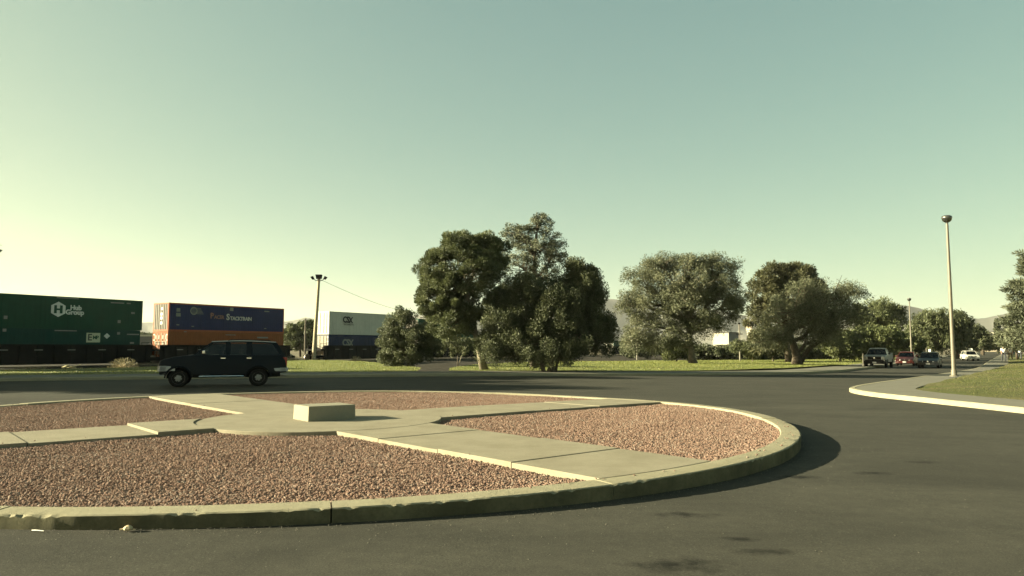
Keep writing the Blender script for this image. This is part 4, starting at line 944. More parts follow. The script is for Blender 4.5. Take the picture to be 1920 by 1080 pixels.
# the wide tree on the lawn
px_tree('mesquite_tree', 'wide spreading tree with drooping grey twigs standing alone on the lawn', 1299, 61, [(1297, 668), (1296, 650), (1292, 630), (1290, 605)],
        [(1285, 550, 100, 70, 110), (1205, 525, 36, 30, 40), (1240, 500, 40, 26, 44), (1290, 500, 40, 26, 44), (1345, 505, 44, 30, 54), (1225, 570, 56, 38, 64), (1290, 560, 60, 48, 90), (1355, 560, 44, 40, 70), (1205, 610, 40, 30, 36), (1255, 620, 50, 30, 48), (1325, 606, 44, 24, 50), (1372, 578, 26, 26, 30), (1190, 640, 26, 22, 26), (1235, 645, 36, 16, 34), (1180, 575, 24, 30, 24), (1275, 640, 36, 14, 22)], L_MESQ, m_bark_grey, MESQ, r0=.33, tone=.05)
# the pair right of it
px_tree('pine_tree', 'tall brownish pine behind the leaning lawn tree, left of the pickup', 1478, 78, [(1476, 650), (1474, 610), (1472, 570)],
        [(1455, 525, 36, 28, 46), (1498, 520, 34, 26, 46), (1435, 555, 32, 34, 44), (1482, 560, 48, 38, 60), (1440, 600, 38, 42, 54), (1520, 555, 28, 34, 34), (1430, 640, 32, 26, 30)], L_BROWN, m_bark, dict(FARP, rc=.62, n=150, l=.32, w=.10), r0=.3, tone=-.1)
px_tree('mesquite_tree', 'dark lawn tree with crooked forked trunk and bare branches, left of the pickup', 1494, 63.5, [(1494, 668), (1490, 655), (1486, 640), (1478, 622)],
        [(1530, 595, 84, 46, 80), (1545, 575, 52, 34, 74), (1590, 555, 34, 26, 46), (1515, 605, 54, 34, 70), (1565, 615, 56, 30, 70), (1450, 635, 40, 26, 40), (1515, 548, 40, 26, 36), (1605, 590, 24, 22, 24), (1470, 590, 46, 34, 44), (1535, 640, 46, 16, 30)], L_MESQ, m_bark, dict(MESQ, n=100, rc=.6), r0=.42, tone=.0,
        extra=[([(.3, 0, .2), (1.1, .2, 1.3), (2.1, .1, 2.0), (3.5, 0, 3.6)], [.22, .2, .16, .08]), ([(2.1, .1, 2.0), (3.2, .2, 4.5), (3.6, .2, 6.4), (4.1, .1, 7.6)], [.10, .08, .05, .02]), ([(3.4, .2, 5.6), (4.5, 0, 6.4), (6.0, 0, 6.6)], [.05, .035, .012]), ([(3, .2, 4), (5, 0, 4.6), (7, 0, 5.0)], [.07, .05, .02])])
# trees behind the lawn and along the far road
PXT = [
 ('pine_tree', 'dark round pine behind the pale trees, right of the leaning tree', 1648, 112, [(1650, 640), (1650, 615)], [(1640, 590, 40, 26, 44), (1670, 598, 30, 26, 34), (1620, 605, 28, 22, 24), (1650, 620, 44, 22, 40)], L_PINE, m_bark, dict(FARP, rc=.9, n=120), dict(r0=.3, zb=-.5, tone=.05)),
 ('park_tree', 'small pale green tree just left of the pickup', 1575, 84, [(1576, 660), (1575, 645)], [(1570, 645, 34, 24, 44), (1590, 655, 26, 18, 26)], L_FAR, m_bark_grey, FARS, dict(r0=.12, tone=.1)),
 ('park_tree', 'pale green bushy tree directly behind the pickup', 1640, 84, [(1640, 662), (1640, 645)], [(1625, 640, 30, 24, 40), (1655, 638, 32, 26, 44), (1640, 658, 40, 16, 30)], L_FAR, m_bark_grey, FARS, dict(r0=.12, tone=.12)),
 ('park_tree', 'pale green tree behind the red car', 1690, 92, [(1690, 665), (1690, 650)], [(1680, 645, 26, 24, 36), (1705, 652, 24, 22, 34)], L_FAR, m_bark_grey, FARS, dict(r0=.12, zb=-.4)),
 ('willow_tree', 'weeping tree with pale forked trunk behind the dark saloon', 1753, 100, [(1751, 665), (1750, 655)], [(1738, 610, 34, 26, 54), (1765, 600, 34, 22, 54), (1725, 632, 24, 24, 34), (1755, 630, 36, 24, 54), (1785, 625, 24, 30, 40)], L_PALE, m_bark_pale, WILL, dict(r0=.2, zb=-.45, tone=-.12)),
 ('park_tree', 'dark tree immediately right of the near lamp post', 1795, 112, [(1795, 660), (1795, 645)], [(1795, 612, 24, 26, 40), (1800, 640, 28, 26, 44), (1780, 645, 22, 22, 30)], L_DENSE, m_bark, FARS, dict(r0=.22, zb=-.5, tone=-.1)),
 ('park_tree', 'dark tree above the small white car', 1828, 128, [(1828, 660), (1828, 645)], [(1822, 625, 22, 16, 30), (1838, 638, 22, 18, 30), (1820, 645, 26, 14, 30)], L_DENSE, m_bark, FARS, dict(r0=.2, zb=-.5)),
 ('park_tree', 'low grey-green street tree with dark trunk in front of the right pine', 1907, 76, [(1906, 662), (1905, 652)], [(1895, 640, 26, 14, 36), (1918, 636, 30, 16, 40), (1910, 622, 22, 12, 24)], L_MESQ, m_bark, dict(FARS, rc=.55, l=.26, w=.11), dict(r0=.12, zb=-.2, tone=-.1)),
 ('large_shrub', 'round green bush on the lawn just left of the wide tree trunk', 1268, 72, [(1268, 672), (1266, 662)], [(1262, 655, 22, 18, 30), (1280, 662, 16, 14, 20)], L_FAR, m_bark_grey, dict(FARS, rc=.45, l=.2, w=.1), dict(r0=.07, tone=.05)),
 ('park_tree', 'small feathery tree with thin pale trunk beside the slim post', 1411, 80, [(1411, 668), (1411, 655)], [(1395, 652, 26, 12, 30), (1415, 655, 22, 12, 26)], L_PALE, m_bark_pale, dict(FARS, rc=.5, l=.3, w=.09), dict(r0=.07, tone=-.1)),
 ('park_tree', 'small tree with two pale stems left of the leaning tree', 1449, 82, [(1449, 668), (1449, 655)], [(1440, 650, 24, 16, 30), (1462, 652, 20, 14, 24)], L_FAR, m_bark_pale, FARS, dict(r0=.09, tone=-.1)),
 ('large_shrub', 'dark hedge-like shrub right of the wide tree trunk', 1335, 92, [(1335, 672), (1335, 666)], [(1320, 662, 26, 12, 34), (1350, 664, 26, 12, 34)], L_DENSE, m_bark, FARS, dict(r0=.08, zb=-.5, tone=-.2)),
 ('large_shrub', 'dark hedge-like shrub behind the slim post', 1390, 96, [(1390, 672), (1390, 668)], [(1376, 666, 24, 10, 30), (1408, 665, 26, 11, 34)], L_DENSE, m_bark, FARS, dict(r0=.08, zb=-.5, tone=-.2)),
 ('large_shrub', 'dark hedge-like shrub behind the leaning tree trunk', 1470, 98, [(1470, 672), (1470, 666)], [(1448, 665, 26, 11, 34), (1490, 663, 30, 12, 40)], L_DENSE, m_bark, FARS, dict(r0=.08, zb=-.5, tone=-.2)),
 ('large_shrub', 'dark hedge-like shrub between leaning tree and pickup', 1545, 98, [(1545, 672), (1545, 666)], [(1530, 664, 26, 12, 34), (1570, 664, 30, 12, 40)], L_DENSE, m_bark, FARS, dict(r0=.08, zb=-.5, tone=-.2)),
 ('large_shrub', 'dark shrub between dense tree and wide tree', 1215, 110, [(1215, 668), (1215, 664)], [(1190, 660, 26, 9, 26), (1228, 655, 24, 14, 34)], L_DENSE, m_bark, FARS, dict(r0=.08, zb=-.5, tone=-.2)),
 ('park_tree', 'hazy tree seen between blue container and floodlight pole', 563, 150, [(563, 650), (563, 640)], [(550, 630, 20, 18, 34), (578, 622, 20, 20, 40), (565, 645, 26, 12, 30)], L_FAR, m_bark, dict(FARS, rc=1.0, l=.5, w=.26), dict(r0=.2, zb=-.6)),
 ('park_tree', 'distant tree seen between the green and blue containers', 282, 260, [(282, 645), (282, 640)], [(270, 637, 16, 9, 30), (295, 636, 18, 10, 34)], L_FAR, m_bark, dict(FARS, rc=1.3, l=.8, w=.4), dict(r0=.25, zb=-.6)),
 ('park_tree', 'distant tree behind the red car roof', 1715, 150, [(1715, 655), (1715, 645)], [(1712, 640, 24, 14, 34)], L_FAR, m_bark, dict(FARS, rc=1.0, l=.5, w=.25), dict(r0=.2, zb=-.5)),
 ('park_tree', 'distant dark tree left of the tan hillside house', 1840, 190, [(1842, 650), (1842, 640)], [(1840, 640, 16, 12, 30), (1855, 648, 16, 8, 24)], L_DENSE, m_bark, dict(FARS, rc=1.1, l=.6, w=.3), dict(r0=.2, zb=-.5)),
 ('park_tree', 'distant tree right of the tan hillside house', 1885, 170, [(1885, 650), (1885, 640)], [(1885, 638, 20, 14, 34), (1905, 645, 20, 12, 30)], L_DENSE, m_bark, dict(FARS, rc=1.1, l=.55, w=.28), dict(r0=.2, zb=-.5)),
]
for nm, lab, bx, d, T, Lb, lf, bk, st, kw in PXT: px_tree(nm, lab, bx, d, T, Lb, lf, bk, st, **kw)
# pale fork of the weeping tree
# tall conifer at the right edge
b0 = at(1945, 660, 52); b0.z = .1
lob = []
for k in range(9):
    z = 1.6 + k * .72; r = 2.3 * (1 - k / 11) ; lob.append((.15 * math.sin(k * 2), 0, z, r, r, .55, int(26 - k * 1.6)))
tree('pine_tree', 'tall shaggy conifer cut off by the right edge of the picture', b0, [(0, 0, 0), (.05, 0, 2.5), (0, 0, 5), (0, 0, 7.6)], lob, L_OLIVE, m_bark, dict(PINE, rc=.5, n=170, l=.26, w=.06, stretch=(1.3, 1.3, .5), shell=.5), r0=.24, tone=-.05)
# cypress and palm far along the road
b0 = at(1871, 655, 210); b0.z = -.5
tree('cypress_tree', 'thin dark cypress spire against the hills on the right', b0, [(0, 0, 0), (0, 0, 4), (0, 0, 8)], [(0, 0, 5.4, .9, .9, 4.3, 60), (0, 0, 3, 1.2, 1.2, 2.5, 30)], L_DENSE, m_bark, dict(FARS, rc=.5, l=.4, w=.2, n=60), r0=.2, tone=-.2)
b0 = at(1843, 655, 165); b0.z = -.5; pr = empty('palm_tree', b0, 0, 'distant fan palm above the trees right of the lamp post', 'tree')
b = MB(); b.tube([(0, 0, 0), (.1, 0, 3), (0, 0, 5.2)], [.3, .24, .2], 8); b.build('trunk', m_bark, pr, smooth=True)
C = []; A = []
for k in range(46):
    az, el = rng.uniform(0, 6.28), rng.uniform(-.7, 1.3); d = np.array([math.cos(az) * math.cos(el), math.sin(az) * math.cos(el), math.sin(el)])
    for j in range(5): C.append(np.array([0, 0, 5.3]) + d * (.35 + .28 * j) - np.array([0, 0, .05 * j * j])); A.append(d + rng.normal(size=3) * .35)
C, A = np.array(C), np.array(A); link('crown', leaf_mesh('crown', C, A, unit(len(C)), .75, .2, rng.uniform(.2, .8, len(C))), L_FAR, pr)
# trees outside the left edge whose shade lies over the road
for i, (x, y, h, r, n, lab) in enumerate(((-28.45, 33.6, 9.8, 4.4, 110, 'broad tree at the left edge, only leaf tips in the picture'), (-29.5, 28.3, 8.8, 4.0, 100, 'broad tree outside the left edge, second from the railway side'), (-29.5, 24.0, 9.2, 3.6, 90, 'broad tree outside the left edge, nearest the bend of the kerb'), (-36, 30.5, 9.4, 4.2, 90, 'broad tree outside the left edge, back row nearer the railway'), (-36.5, 25.0, 9.6, 4.0, 90, 'broad tree outside the left edge, back row farther from the railway'), (-33.2, 40.0, 6.2, 4.0, 80, 'broad lower tree outside the left edge by the bare soil'), (-41, 45.5, 7.0, 4.0, 70, 'broad tree outside the left edge on the bare soil by the track'), (-47, 51, 7.4, 4.0, 70, 'broad tree outside the left edge, closest to the rails'))):
    tree('shade_tree', lab, (x, y, 0.0), [(0, 0, 0), (.1, 0, 1.0), (0, .1, 2.0)], [(0, 0, h * .58, r, r * .9, h * .36, n), (-.6, .4, h * .82, r * .6, r * .6, h * .18, n // 3), (.5, -.3, h * .40, r * .9, r * .8, h * .25, n // 2)], L_OLIVE, m_bark, dict(OPEN, rc=.65, n=170, l=.24, w=.14, twig=3), r0=.26)

# dry weeds
def weed(label, px, py, z, h, n, wd):
    g = gp(px, py, z); root = empty('dry_bush', g, 0, label, 'bush'); d = unit(n); d[:, 2] = np.abs(d[:, 2]) * .9 + .1
    P = d * np.array([wd, wd, h]) * (rng.random(n) ** .5)[:, None]
    paths = [([np.zeros(3), d[i] * np.array([wd, wd, h]) * .5, d[i] * np.array([wd, wd, h]) * rng.uniform(.8, 1.05) + np.array([0, 0, -.05])], [.018, .012, .004]) for i in range(60)]
    tubes(paths, 4).build('stems', m_tan, root); link('twigs', leaf_mesh('twigs', P, d + unit(n) * .5, unit(n), rng.uniform(.1, .25, n), .03, rng.random(n)), L_DRY, root)
weed('dry straw-coloured bush by the track at the front of the dark vehicle', 232, 693, -.45, .95, 900, 1.1)
weed('small dry bush at the rails under the navy container', 668, 677, -.45, .7, 400, .8)
weed('low dry weeds at the foot of the floodlight pole', 548, 677, -.2, .6, 350, 1.2)
weed('low dry weeds left of the small rubbish heap', 60, 697, -.4, .35, 300, 1.2)

# mown grass blades on the lawns
def blades(name, label, poly, n, zf, h, w, mat, near=None):
    A = np.array(poly); x0, y0 = A.min(0); x1, y1 = A.max(0); G = np.stack([rng.uniform(x0, x1, n), rng.uniform(y0, y1, n)], 1); G = G[inside(G, A)]
    if near is not None: G = G[rng.random(len(G)) < np.clip(near / G[:, 1], .1, 1) ** 1.5]
    Z = np.array([zf(x, y) for x, y in G]); k = len(G); a = rng.uniform(0, 6.28, k); hh = h * rng.uniform(.5, 1.4, k); e = np.stack([np.cos(a), np.sin(a), 0 * a], 1) * (w / 2); ln = rng.normal(size=(k, 2)) * .35
    B = np.stack([G[:, 0], G[:, 1], Z - .01], 1); T = B + np.stack([ln[:, 0] * hh, ln[:, 1] * hh, hh + .01], 1)
    V = np.stack([B - e, B + e, T], 1).reshape(-1, 3); o = link(name, np_mesh(name, V, np.arange(3 * k).reshape(-1, 3), attr=np.repeat(np.clip(rng.normal(.5, .22, k), 0, 1), 3)), mat); tag(o, label, 'grass', kind='stuff'); return o
L_GRASS = leaf_mat('grass_blades', (.085, .105, .022), (.165, .178, .045), (.27, .24, .10), .35)
L_GRASS_R = leaf_mat('worn_grass_blades', (.052, .064, .015), (.10, .105, .027), (.19, .155, .07), .35)
blades('grass', 'mown grass of the lawn strip behind the dark vehicle', lawn_l, 90000, z_lawn, .05, .04, L_GRASS)
blades('grass', 'mown grass of the wide lawn under the trees', lawn_m, 170000, z_lawn, .05, .045, L_GRASS)
blades('grass', 'worn grass of the lawn at the right edge', [p for p in lawn_r if p[0] < 60 and 10 < p[1] < 70] + [(60, 70), (40, 10)], 120000, z_lawn_r, .035, .016, L_GRASS_R)
# ------------------------------------------------------------------ poles, lamps, signs, litter
m_pole = M('painted_steel_pole', (0.1077, 0.0946, 0.0686), .55, .0, var=.15, vscale=3, bmp=(9.7920, 0.0653, 0.0033)); m_globe = M('smoked_globe', (0.0163, 0.0163, 0.0146), .12, 0, spec=.9, coat=1); m_metal = M('dull_metal', (0.0979, 0.0946, 0.0849), .35, .7)
m_wood = M('weathered_wood', (.30, .25, .17), .9, var=.35, vscale=6, bmp=(25, .7, .02)); m_dwood = M('dark_wood', (.08, .065, .05), .9, var=.3, vscale=5); m_sign = M('sign_white', (.75, .75, .68), .5)
def globe_lamp(label, bpx, d, topy, zb):
    b0 = at(bpx, 660, d); b0.z = zb; H = at(bpx, topy, d).z - zb; root = empty('lamp_post', b0, 0, label, 'lamp post', 'globe lamp posts')
    b = MB(); b.tube([(0, 0, 0), (0, 0, H * .5), (0, 0, H - .42)], [.10, .08, .058], 14); b.build('pole', m_pole, root, smooth=True, angle=RAD(40))
    b = MB(); b.lathe([(.2, 0), (.2, .03), (.13, .06), (.12, .3), (.115, .31)], 16); b.build('base_plate', m_pole, root)
    b = MB(); b.lathe([(.04, H - .44), (.045, H - .36), (.09, H - .34), (.10, H - .30)], 14); b.build('collar', m_metal, root)
    b = MB(); b.lathe([(.02, H - .345), (.12, H - .325), (.19, H - .26), (.225, H - .17), (.225, H - .12)], 20); b.build('globe', m_globe, root, smooth=True, angle=RAD(60))
    b = MB(); b.lathe([(.235, H - .13), (.24, H - .11), (.22, H - .05), (.15, H - .005), (.02, H + .01)], 20); b.build('cap', m_metal, root, smooth=True, angle=RAD(60))
p = at(1787, 660, 35.5); globe_lamp('tall globe lamp post standing on the right lawn corner', 1787, 35.5, 404, z_lawn_r(p.x, p.y) - .01)
globe_lamp('more distant globe lamp post behind the red car', 1709, 90, 559, -.3)

# floodlight pole
b0 = at(588, 660, 73); b0.z = -.1; k = 73 / FPX; root = empty('floodlight_pole', b0, 0, 'wooden pole with three floodlights between the blue and white containers', 'pole')
T = at(598, 522, 73) - b0
b = MB(); b.tube([(0, 0, -.2), T * .5, T], [.20, .17, .13], 10); b.build('pole', m_wood, root, smooth=True, angle=RAD(40))
b = MB(); b.hexa([tuple(T + Vector(p)) for p in ((-.22, -.2, -.05), (.22, -.2, -.05), (.22, .2, -.05), (-.22, .2, -.05), (-.28, -.3, .36), (.28, -.3, .36), (.28, .25, .36), (-.28, .25, .36))]); b.build('floodlight', m_black, root)
for s in (-1, 1):
    b = MB(); b.tube([T + Vector((0, 0, -.25)), T + Vector((s * .35, 0, -.2)), T + Vector((s * .52, 0, .0))], .035, 6); b.build('bracket', m_black, root)
    b = MB(); b.hexa([tuple(T + Vector(p)) for p in ((s * .45, -.16, -.08), (s * .62, -.16, -.12), (s * .62, .16, -.12), (s * .45, .16, -.08), (s * .60, -.2, .22), (s * .80, -.2, .12), (s * .80, .2, .12), (s * .60, .2, .22))]); b.build('floodlight', m_black, root)
p0 = b0 + T + Vector((.1, 0, -.1)); p1 = at(800, 592, 105)
up = empty('utility_pole', (p1.x, p1.y, -.5), 0, 'dark utility pole hidden behind the umbrella pine', 'pole')
b = MB(); b.tube([(0, 0, 0), (0, 0, p1.z + .5 + .1)], [.16, .12], 8); b.build('pole', m_dwood, up); b = MB(); b.box(-.9, .9, -.06, .06, p1.z + .15, p1.z + .27); b.build('crossarm', m_dwood, up)
b = MB(); b.tube([p0.lerp(p1, i / 14) - Vector((0, 0, .55 * math.sin(math.pi * i / 14))) for i in range(15)], .016, 5); o = b.build('cable', m_black); tag(o, 'thin sagging cable running right from the floodlight pole', 'cable')
q = at(573, 598, 125); up = empty('utility_pole', (q.x, q.y, -.6), 0, 'thin dark distant pole left of the floodlight pole', 'pole'); b = MB(); b.tube([(0, 0, 0), (0, 0, q.z + .6)], [.17, .13], 8); b.build('pole', m_dwood, up)
b = MB(); b.lathe([(.14, q.z + .55), (.15, q.z + .6), (.05, q.z + .66)], 8); b.build('cap', m_dwood, up)
for px, ty, d, lab in ((1194, 624, 84, 'slim pale post between the dense tree and the wide tree'), (1386, 608, 84, 'slim post with short crossarm right of the wide tree')):
    q = at(px, ty, d); z0 = gz(q.x, q.y); r = empty('slim_post', (q.x, q.y, z0), 0, lab, 'post'); h = q.z - z0
    b = MB(); b.tube([(0, 0, 0), (0, 0, h)], [.09, .06], 10); b.build('pole', m_pole, r); b = MB(); b.box(-.35, .35, -.05, .05, h * .72, h * .72 + .09); b.build('crossarm', m_black, r); b = MB(); b.lathe([(.10, h), (.16, h + .05), (.12, h + .16), (.02, h + .2)], 12); b.build('lamp_head', m_black, r)
q0 = gp(858, 690, -.3); b = MB(); b.tube([(0, 0, 0), (.18, 0, .55), (.42, 0, 1.25)], .03, 6); o = b.build('stake', m_bark_pale); o.location = q0; tag(o, 'thin leaning stake in front of the feathery shrub', 'stake')
def sign_post(px, py, d, w, h, lab, tilt=0, pz=None, round_=False):
    q = at(px, py, d); z0 = -.32 if pz is None else pz; r = empty('road_sign', (q.x, q.y, z0), 0, lab, 'sign')
    b = MB(); b.tube([(0, .03, 0), (0, .03, q.z - z0 + h * .4)], .035, 8); b.build('post', m_metal, r)
    b = MB(); b.box(-w / 2, w / 2, -.025, -.008, -h / 2, h / 2); o = b.build('board', m_sign, r, bevel=.004); o.location = (0, 0, q.z - z0); o.rotation_euler = (0, tilt, math.atan2(-q.x, q.y) * .6 - .25)
sign_post(1820, 657, 98, .45, .55, 'white square sign board above the small white car')
sign_post(1743, 657.5, 88, .22, .34, 'small white sign board by the weeping tree trunk')
q = at(1737, 652, 90); b = MB(); b.tube([(0, 0, 0), (-.03, 0, 1.5)], .09, 8); b.lathe([(.10, 1.5), (.11, 1.55), (.04, 1.6)], 8); o = b.build('bollard_post', m_pole); o.location = (q.x, q.y, -.4); tag(o, 'short pale post left of the weeping tree trunk', 'post')
q = at(1618, 668, 59); b = MB(); b.tube([(0, 0, 0), (0, 0, .95)], .05, 8); b.lathe([(.055, .95), (.06, .98), (.02, 1.02)], 8); o = b.build('marker_post', m_pole); o.location = (q.x, q.y, gz(q.x, q.y)); tag(o, 'short pale marker post at the left front corner of the pickup', 'post')
# a scatter of boards on the bare soil
g = gp(131, 696, -.35); r = empty('board_heap', (g.x, g.y, z_dirt(g.x, g.y) + .02), .3, 'small heap of yellowish broken boards by the track on the left', 'rubbish')
m_board = M('pine_board', (.50, .42, .22), .8, var=.2, vscale=6)
for x, y, z, l, a, t in ((0, 0, .05, 1.1, 0, 0), (.1, .2, .13, 1.2, .2, .05), (-.1, .1, .22, .9, -.25, -.06), (.25, -.05, .3, .8, .4, .25), (-.3, .05, .3, .5, 1.2, .3)):
    b = MB(); b.box(-l / 2, l / 2, -.08, .08, -.02, .02); o = b.build('board', m_board, r); o.location = (x, y, z); o.rotation_euler = (0, -t, a)

# ------------------------------------------------------------------ people walking on the right-hand pavement
m_skin = M('skin', (.38, .22, .15), .6); m_hair = M('dark_hair', (.02, .015, .012), .7); m_shirt = M('white_shirt', (.72, .72, .68), .8); m_trous = M('dark_trousers', (.025, .026, .032), .85); m_khaki = M('tan_trousers', (.25, .19, .13), .85); m_shoe = M('shoes', (.03, .03, .03), .6)
def skin(name, V, E, Rr, m, parent, root=0, sub=2):
    me = bpy.data.meshes.new(name); me.from_pydata(V, E, []); o = bpy.data.objects.new(name, me); COL.objects.link(o)
    md = o.modifiers.new('skin', 'SKIN'); md.use_smooth_shade = True; sb = o.modifiers.new('sub', 'SUBSURF'); sb.levels = sub; sb.render_levels = sub
    for i, sv in enumerate(me.skin_vertices[0].data): sv.radius = (Rr[i], Rr[i]) if not hasattr(Rr[i], '__len__') else Rr[i]; sv.use_root = (i == root)
    bpy.context.view_layer.update(); m2 = bpy.data.meshes.new_from_object(o.evaluated_get(bpy.context.evaluated_depsgraph_get())); bpy.data.objects.remove(o); m2.materials.clear(); return link(name, m2, m, parent)
def person(label, loc, rz, trous, stride, cap=None, strap=False):
    root = empty('person', loc, rz, label, 'person'); s = stride
    J = dict(pel=(0, 0, .95), wst=(0, 0, 1.08), chs=(0, .01, 1.30), nck=(0, 0, 1.47), hd0=(0, .01, 1.55), hd1=(0, .02, 1.66), hd2=(0, .01, 1.74),
             hl=(-.10, 0, .91), kl=(-.11, s * .20 + .03, .50), al=(-.11, s * .26 - .06, .09), tl=(-.12, s * .26 + .10, .04), hr=(.10, 0, .91), kr=(.11, -s * .12 + .04, .50), ar=(.11, -s * .34 - .02, .11), tr=(.12, -s * .34 + .13, .04),
             sl=(-.19, 0, 1.41), el=(-.25, -s * .10 - .03, 1.13), wl=(-.25, -s * .20 + .06, .90), ml=(-.25, -s * .22 + .08, .80), sr=(.19, 0, 1.41), er=(.25, s * .10 - .03, 1.13), wr=(.25, s * .20 + .06, .90), mr=(.25, s * .22 + .08, .80))
    names = list(J); ix = {k: i for i, k in enumerate(names)}
    rad = dict(pel=.13, wst=.115, chs=.135, nck=.055, hd0=.07, hd1=.085, hd2=.06, hl=.085, kl=.058, al=.042, tl=.04, hr=.085, kr=.058, ar=.042, tr=.04, sl=.062, el=.042, wl=.03, ml=.032, sr=.062, er=.042, wr=.03, mr=.032)
    Eg = [('pel', 'wst'), ('wst', 'chs'), ('chs', 'nck'), ('nck', 'hd0'), ('hd0', 'hd1'), ('hd1', 'hd2'), ('pel', 'hl'), ('hl', 'kl'), ('kl', 'al'), ('al', 'tl'), ('pel', 'hr'), ('hr', 'kr'), ('kr', 'ar'), ('ar', 'tr'), ('chs', 'sl'), ('sl', 'el'), ('el', 'wl'), ('wl', 'ml'), ('chs', 'sr'), ('sr', 'er'), ('er', 'wr'), ('wr', 'mr')]
    skin('body', [J[n] for n in names], [(ix[a], ix[b]) for a, b in Eg], [rad[n] for n in names], m_skin, root)
    def cloth(name, keys, edges, m, grow, cut=None):
        kx = {k: i for i, k in enumerate(keys)}; V = [J[k] if not cut or k not in cut else tuple(np.array(J[cut[k][0]]) * (1 - cut[k][1]) + np.array(J[k]) * cut[k][1]) for k in keys]
        skin(name, V, [(kx[a], kx[b]) for a, b in edges], [rad[k] + grow for k in keys], m, root)
    cloth('shirt', ['pel', 'wst', 'chs', 'nck', 'sl', 'el', 'sr', 'er'], [('pel', 'wst'), ('wst', 'chs'), ('chs', 'nck'), ('chs', 'sl'), ('sl', 'el'), ('chs', 'sr'), ('sr', 'er')], m_shirt, .022, dict(nck=('chs', .72), el=('sl', .8), er=('sr', .8)))
    cloth('trousers', ['pel', 'hl', 'kl', 'al', 'hr', 'kr', 'ar'], [('pel', 'hl'), ('hl', 'kl'), ('kl', 'al'), ('pel', 'hr'), ('hr', 'kr'), ('kr', 'ar')], trous, .016)
    for a, t in (('al', 'tl'), ('ar', 'tr')):
        A_, T_ = Vector(J[a]), Vector(J[t]); b = MB(); b.tube([A_ + Vector((0, -.06, -.04)), A_ + Vector((0, .0, -.02)), T_, T_ + Vector((0, .06, -.005))], [.045, .055, .05, .025], 8); b.build('shoe', m_shoe, root, smooth=True)
    b = MB(); b.lathe([(.088, 1.66), (.098, 1.70), (.085, 1.76), (.04, 1.79), (.005, 1.795)], 14, c=(0, .0, .02)); o = b.build('cap' if cap else 'hair', cap or m_hair, root, smooth=True)
    if cap: b = MB(); b.hexa([(-.07, .07, 1.685), (.07, .07, 1.685), (.055, .19, 1.675), (-.055, .19, 1.675), (-.07, .07, 1.70), (.07, .07, 1.70), (.055, .19, 1.685), (-.055, .19, 1.685)]); b.build('peak', cap, o)
    b = MB(); b.hexa([(-.012, .085, 1.61), (.012, .085, 1.61), (.012, .07, 1.61), (-.012, .07, 1.61), (-.006, .10, 1.655), (.006, .10, 1.655), (.006, .07, 1.67), (-.006, .07, 1.67)]) if False else b.lathe([(.004, -.02), (.014, -.005), (.004, .02)], 6, c=(0, .115, 1.635)); b.build('nose', m_skin, root)
    if strap:
        b = MB(); b.tube([(-.13, .06, 1.47), (-.02, .185, 1.28), (.14, .12, 1.05), (.17, .0, 1.0), (.13, -.12, 1.1), (0, -.17, 1.28), (-.12, -.08, 1.46)], .022, 6); b.build('bag_strap', m_trous, root)
        b = MB(); b.box(.15, .26, -.16, .14, .78, 1.02); b.build('bag', m_trous, root, bevel=.02)
FACE = math.atan2(-.83, -.557) - math.pi / 2
def ped(px, d, *a):
    q = at(px, 660, d); person(a[0], (q.x, q.y, zr(q.x) + .123), *a[1:])
ped(1881.5, 84, 'walker in white shirt and dark trousers, leftmost of three on the right pavement', FACE + .2, m_trous, 1)
ped(1894, 80, 'walker with white cap and diagonal bag strap on the right pavement', FACE - .2, m_khaki, -1, m_shirt, True)
ped(1911.5, 82, 'walker in white shirt behind the street tree trunk, rightmost of three', FACE + .1, m_trous, 1)

# ------------------------------------------------------------------ buildings far off
m_stucco = M('pale_stucco', (0.3720, 0.3480, 0.2760), .85, var=.08, vscale=2); m_tanw = M('tan_wall', (0.2880, 0.2400, 0.1740), .85, var=.1, vscale=2); m_win = M('dark_window', (0.0180, 0.0210, 0.0240), .15); m_roof_d = M('roof_grey', (0.0960, 0.0930, 0.0900), .8); m_sheet = M('grey_sheet_wall', (0.0840, 0.0840, 0.0870), .7, var=.1, vscale=1); m_frame = M('window_frame', (0.3000, 0.2820, 0.2400), .6)
def win(root, x, y, z, w, h, face='x-'):
    b = MB()
    if face == 'x-': b.box(x - .06, x + .02, y - w / 2, y + w / 2, z, z + h)
    else: b.box(x - w / 2, x + w / 2, y - .06, y + .02, z, z + h)
    f = b.build('window', m_frame, root); b = MB()
    if face == 'x-': b.box(x - .07, x - .062, y - w / 2 + .08, y + w / 2 - .08, z + .08, z + h - .08)
    else: b.box(x - w / 2 + .08, x + w / 2 - .08, y - .07, y - .062, z + .08, z + h - .08)
    b.build('pane', m_win, f)
q = at(1366, 622, 205); wb_ = empty('office_building', (q.x, q.y, -.55), TRZ, 'small pale building with sunlit end wall and dark side, right of the wide tree', 'building'); h = q.z + .55
b = MB(); b.box(0, .3, -.001, 4.4, 0, h); b.build('end_wall', m_stucco, wb_); b = MB(); b.box(.31, 11, 0, 4.4, 0, h - .25); b.build('side_wall', m_sheet, wb_); b = MB(); b.box(-.25, 11.2, -.25, 4.65, h - .24, h - .02); b.build('roof', m_roof_d, wb_)
b = MB(); b.box(-1.0, -.01, .2, 4.2, h * .42, h * .42 + .14); b.build('awning', m_frame, wb_)
for y in (.9, 2.1, 3.4): win(wb_, 0, y, .6, .7, 1.3)
for x in (2.5, 5, 7.5, 10): win(wb_, x, 0, 2.6, 1.1, 1.0, 'y-')
q = at(1404, 604, 215); py_ = empty('pylon_sign', (q.x, q.y, -.55), TRZ, 'tall pale pylon sign rising beside the small pale building', 'sign'); h = q.z + .55
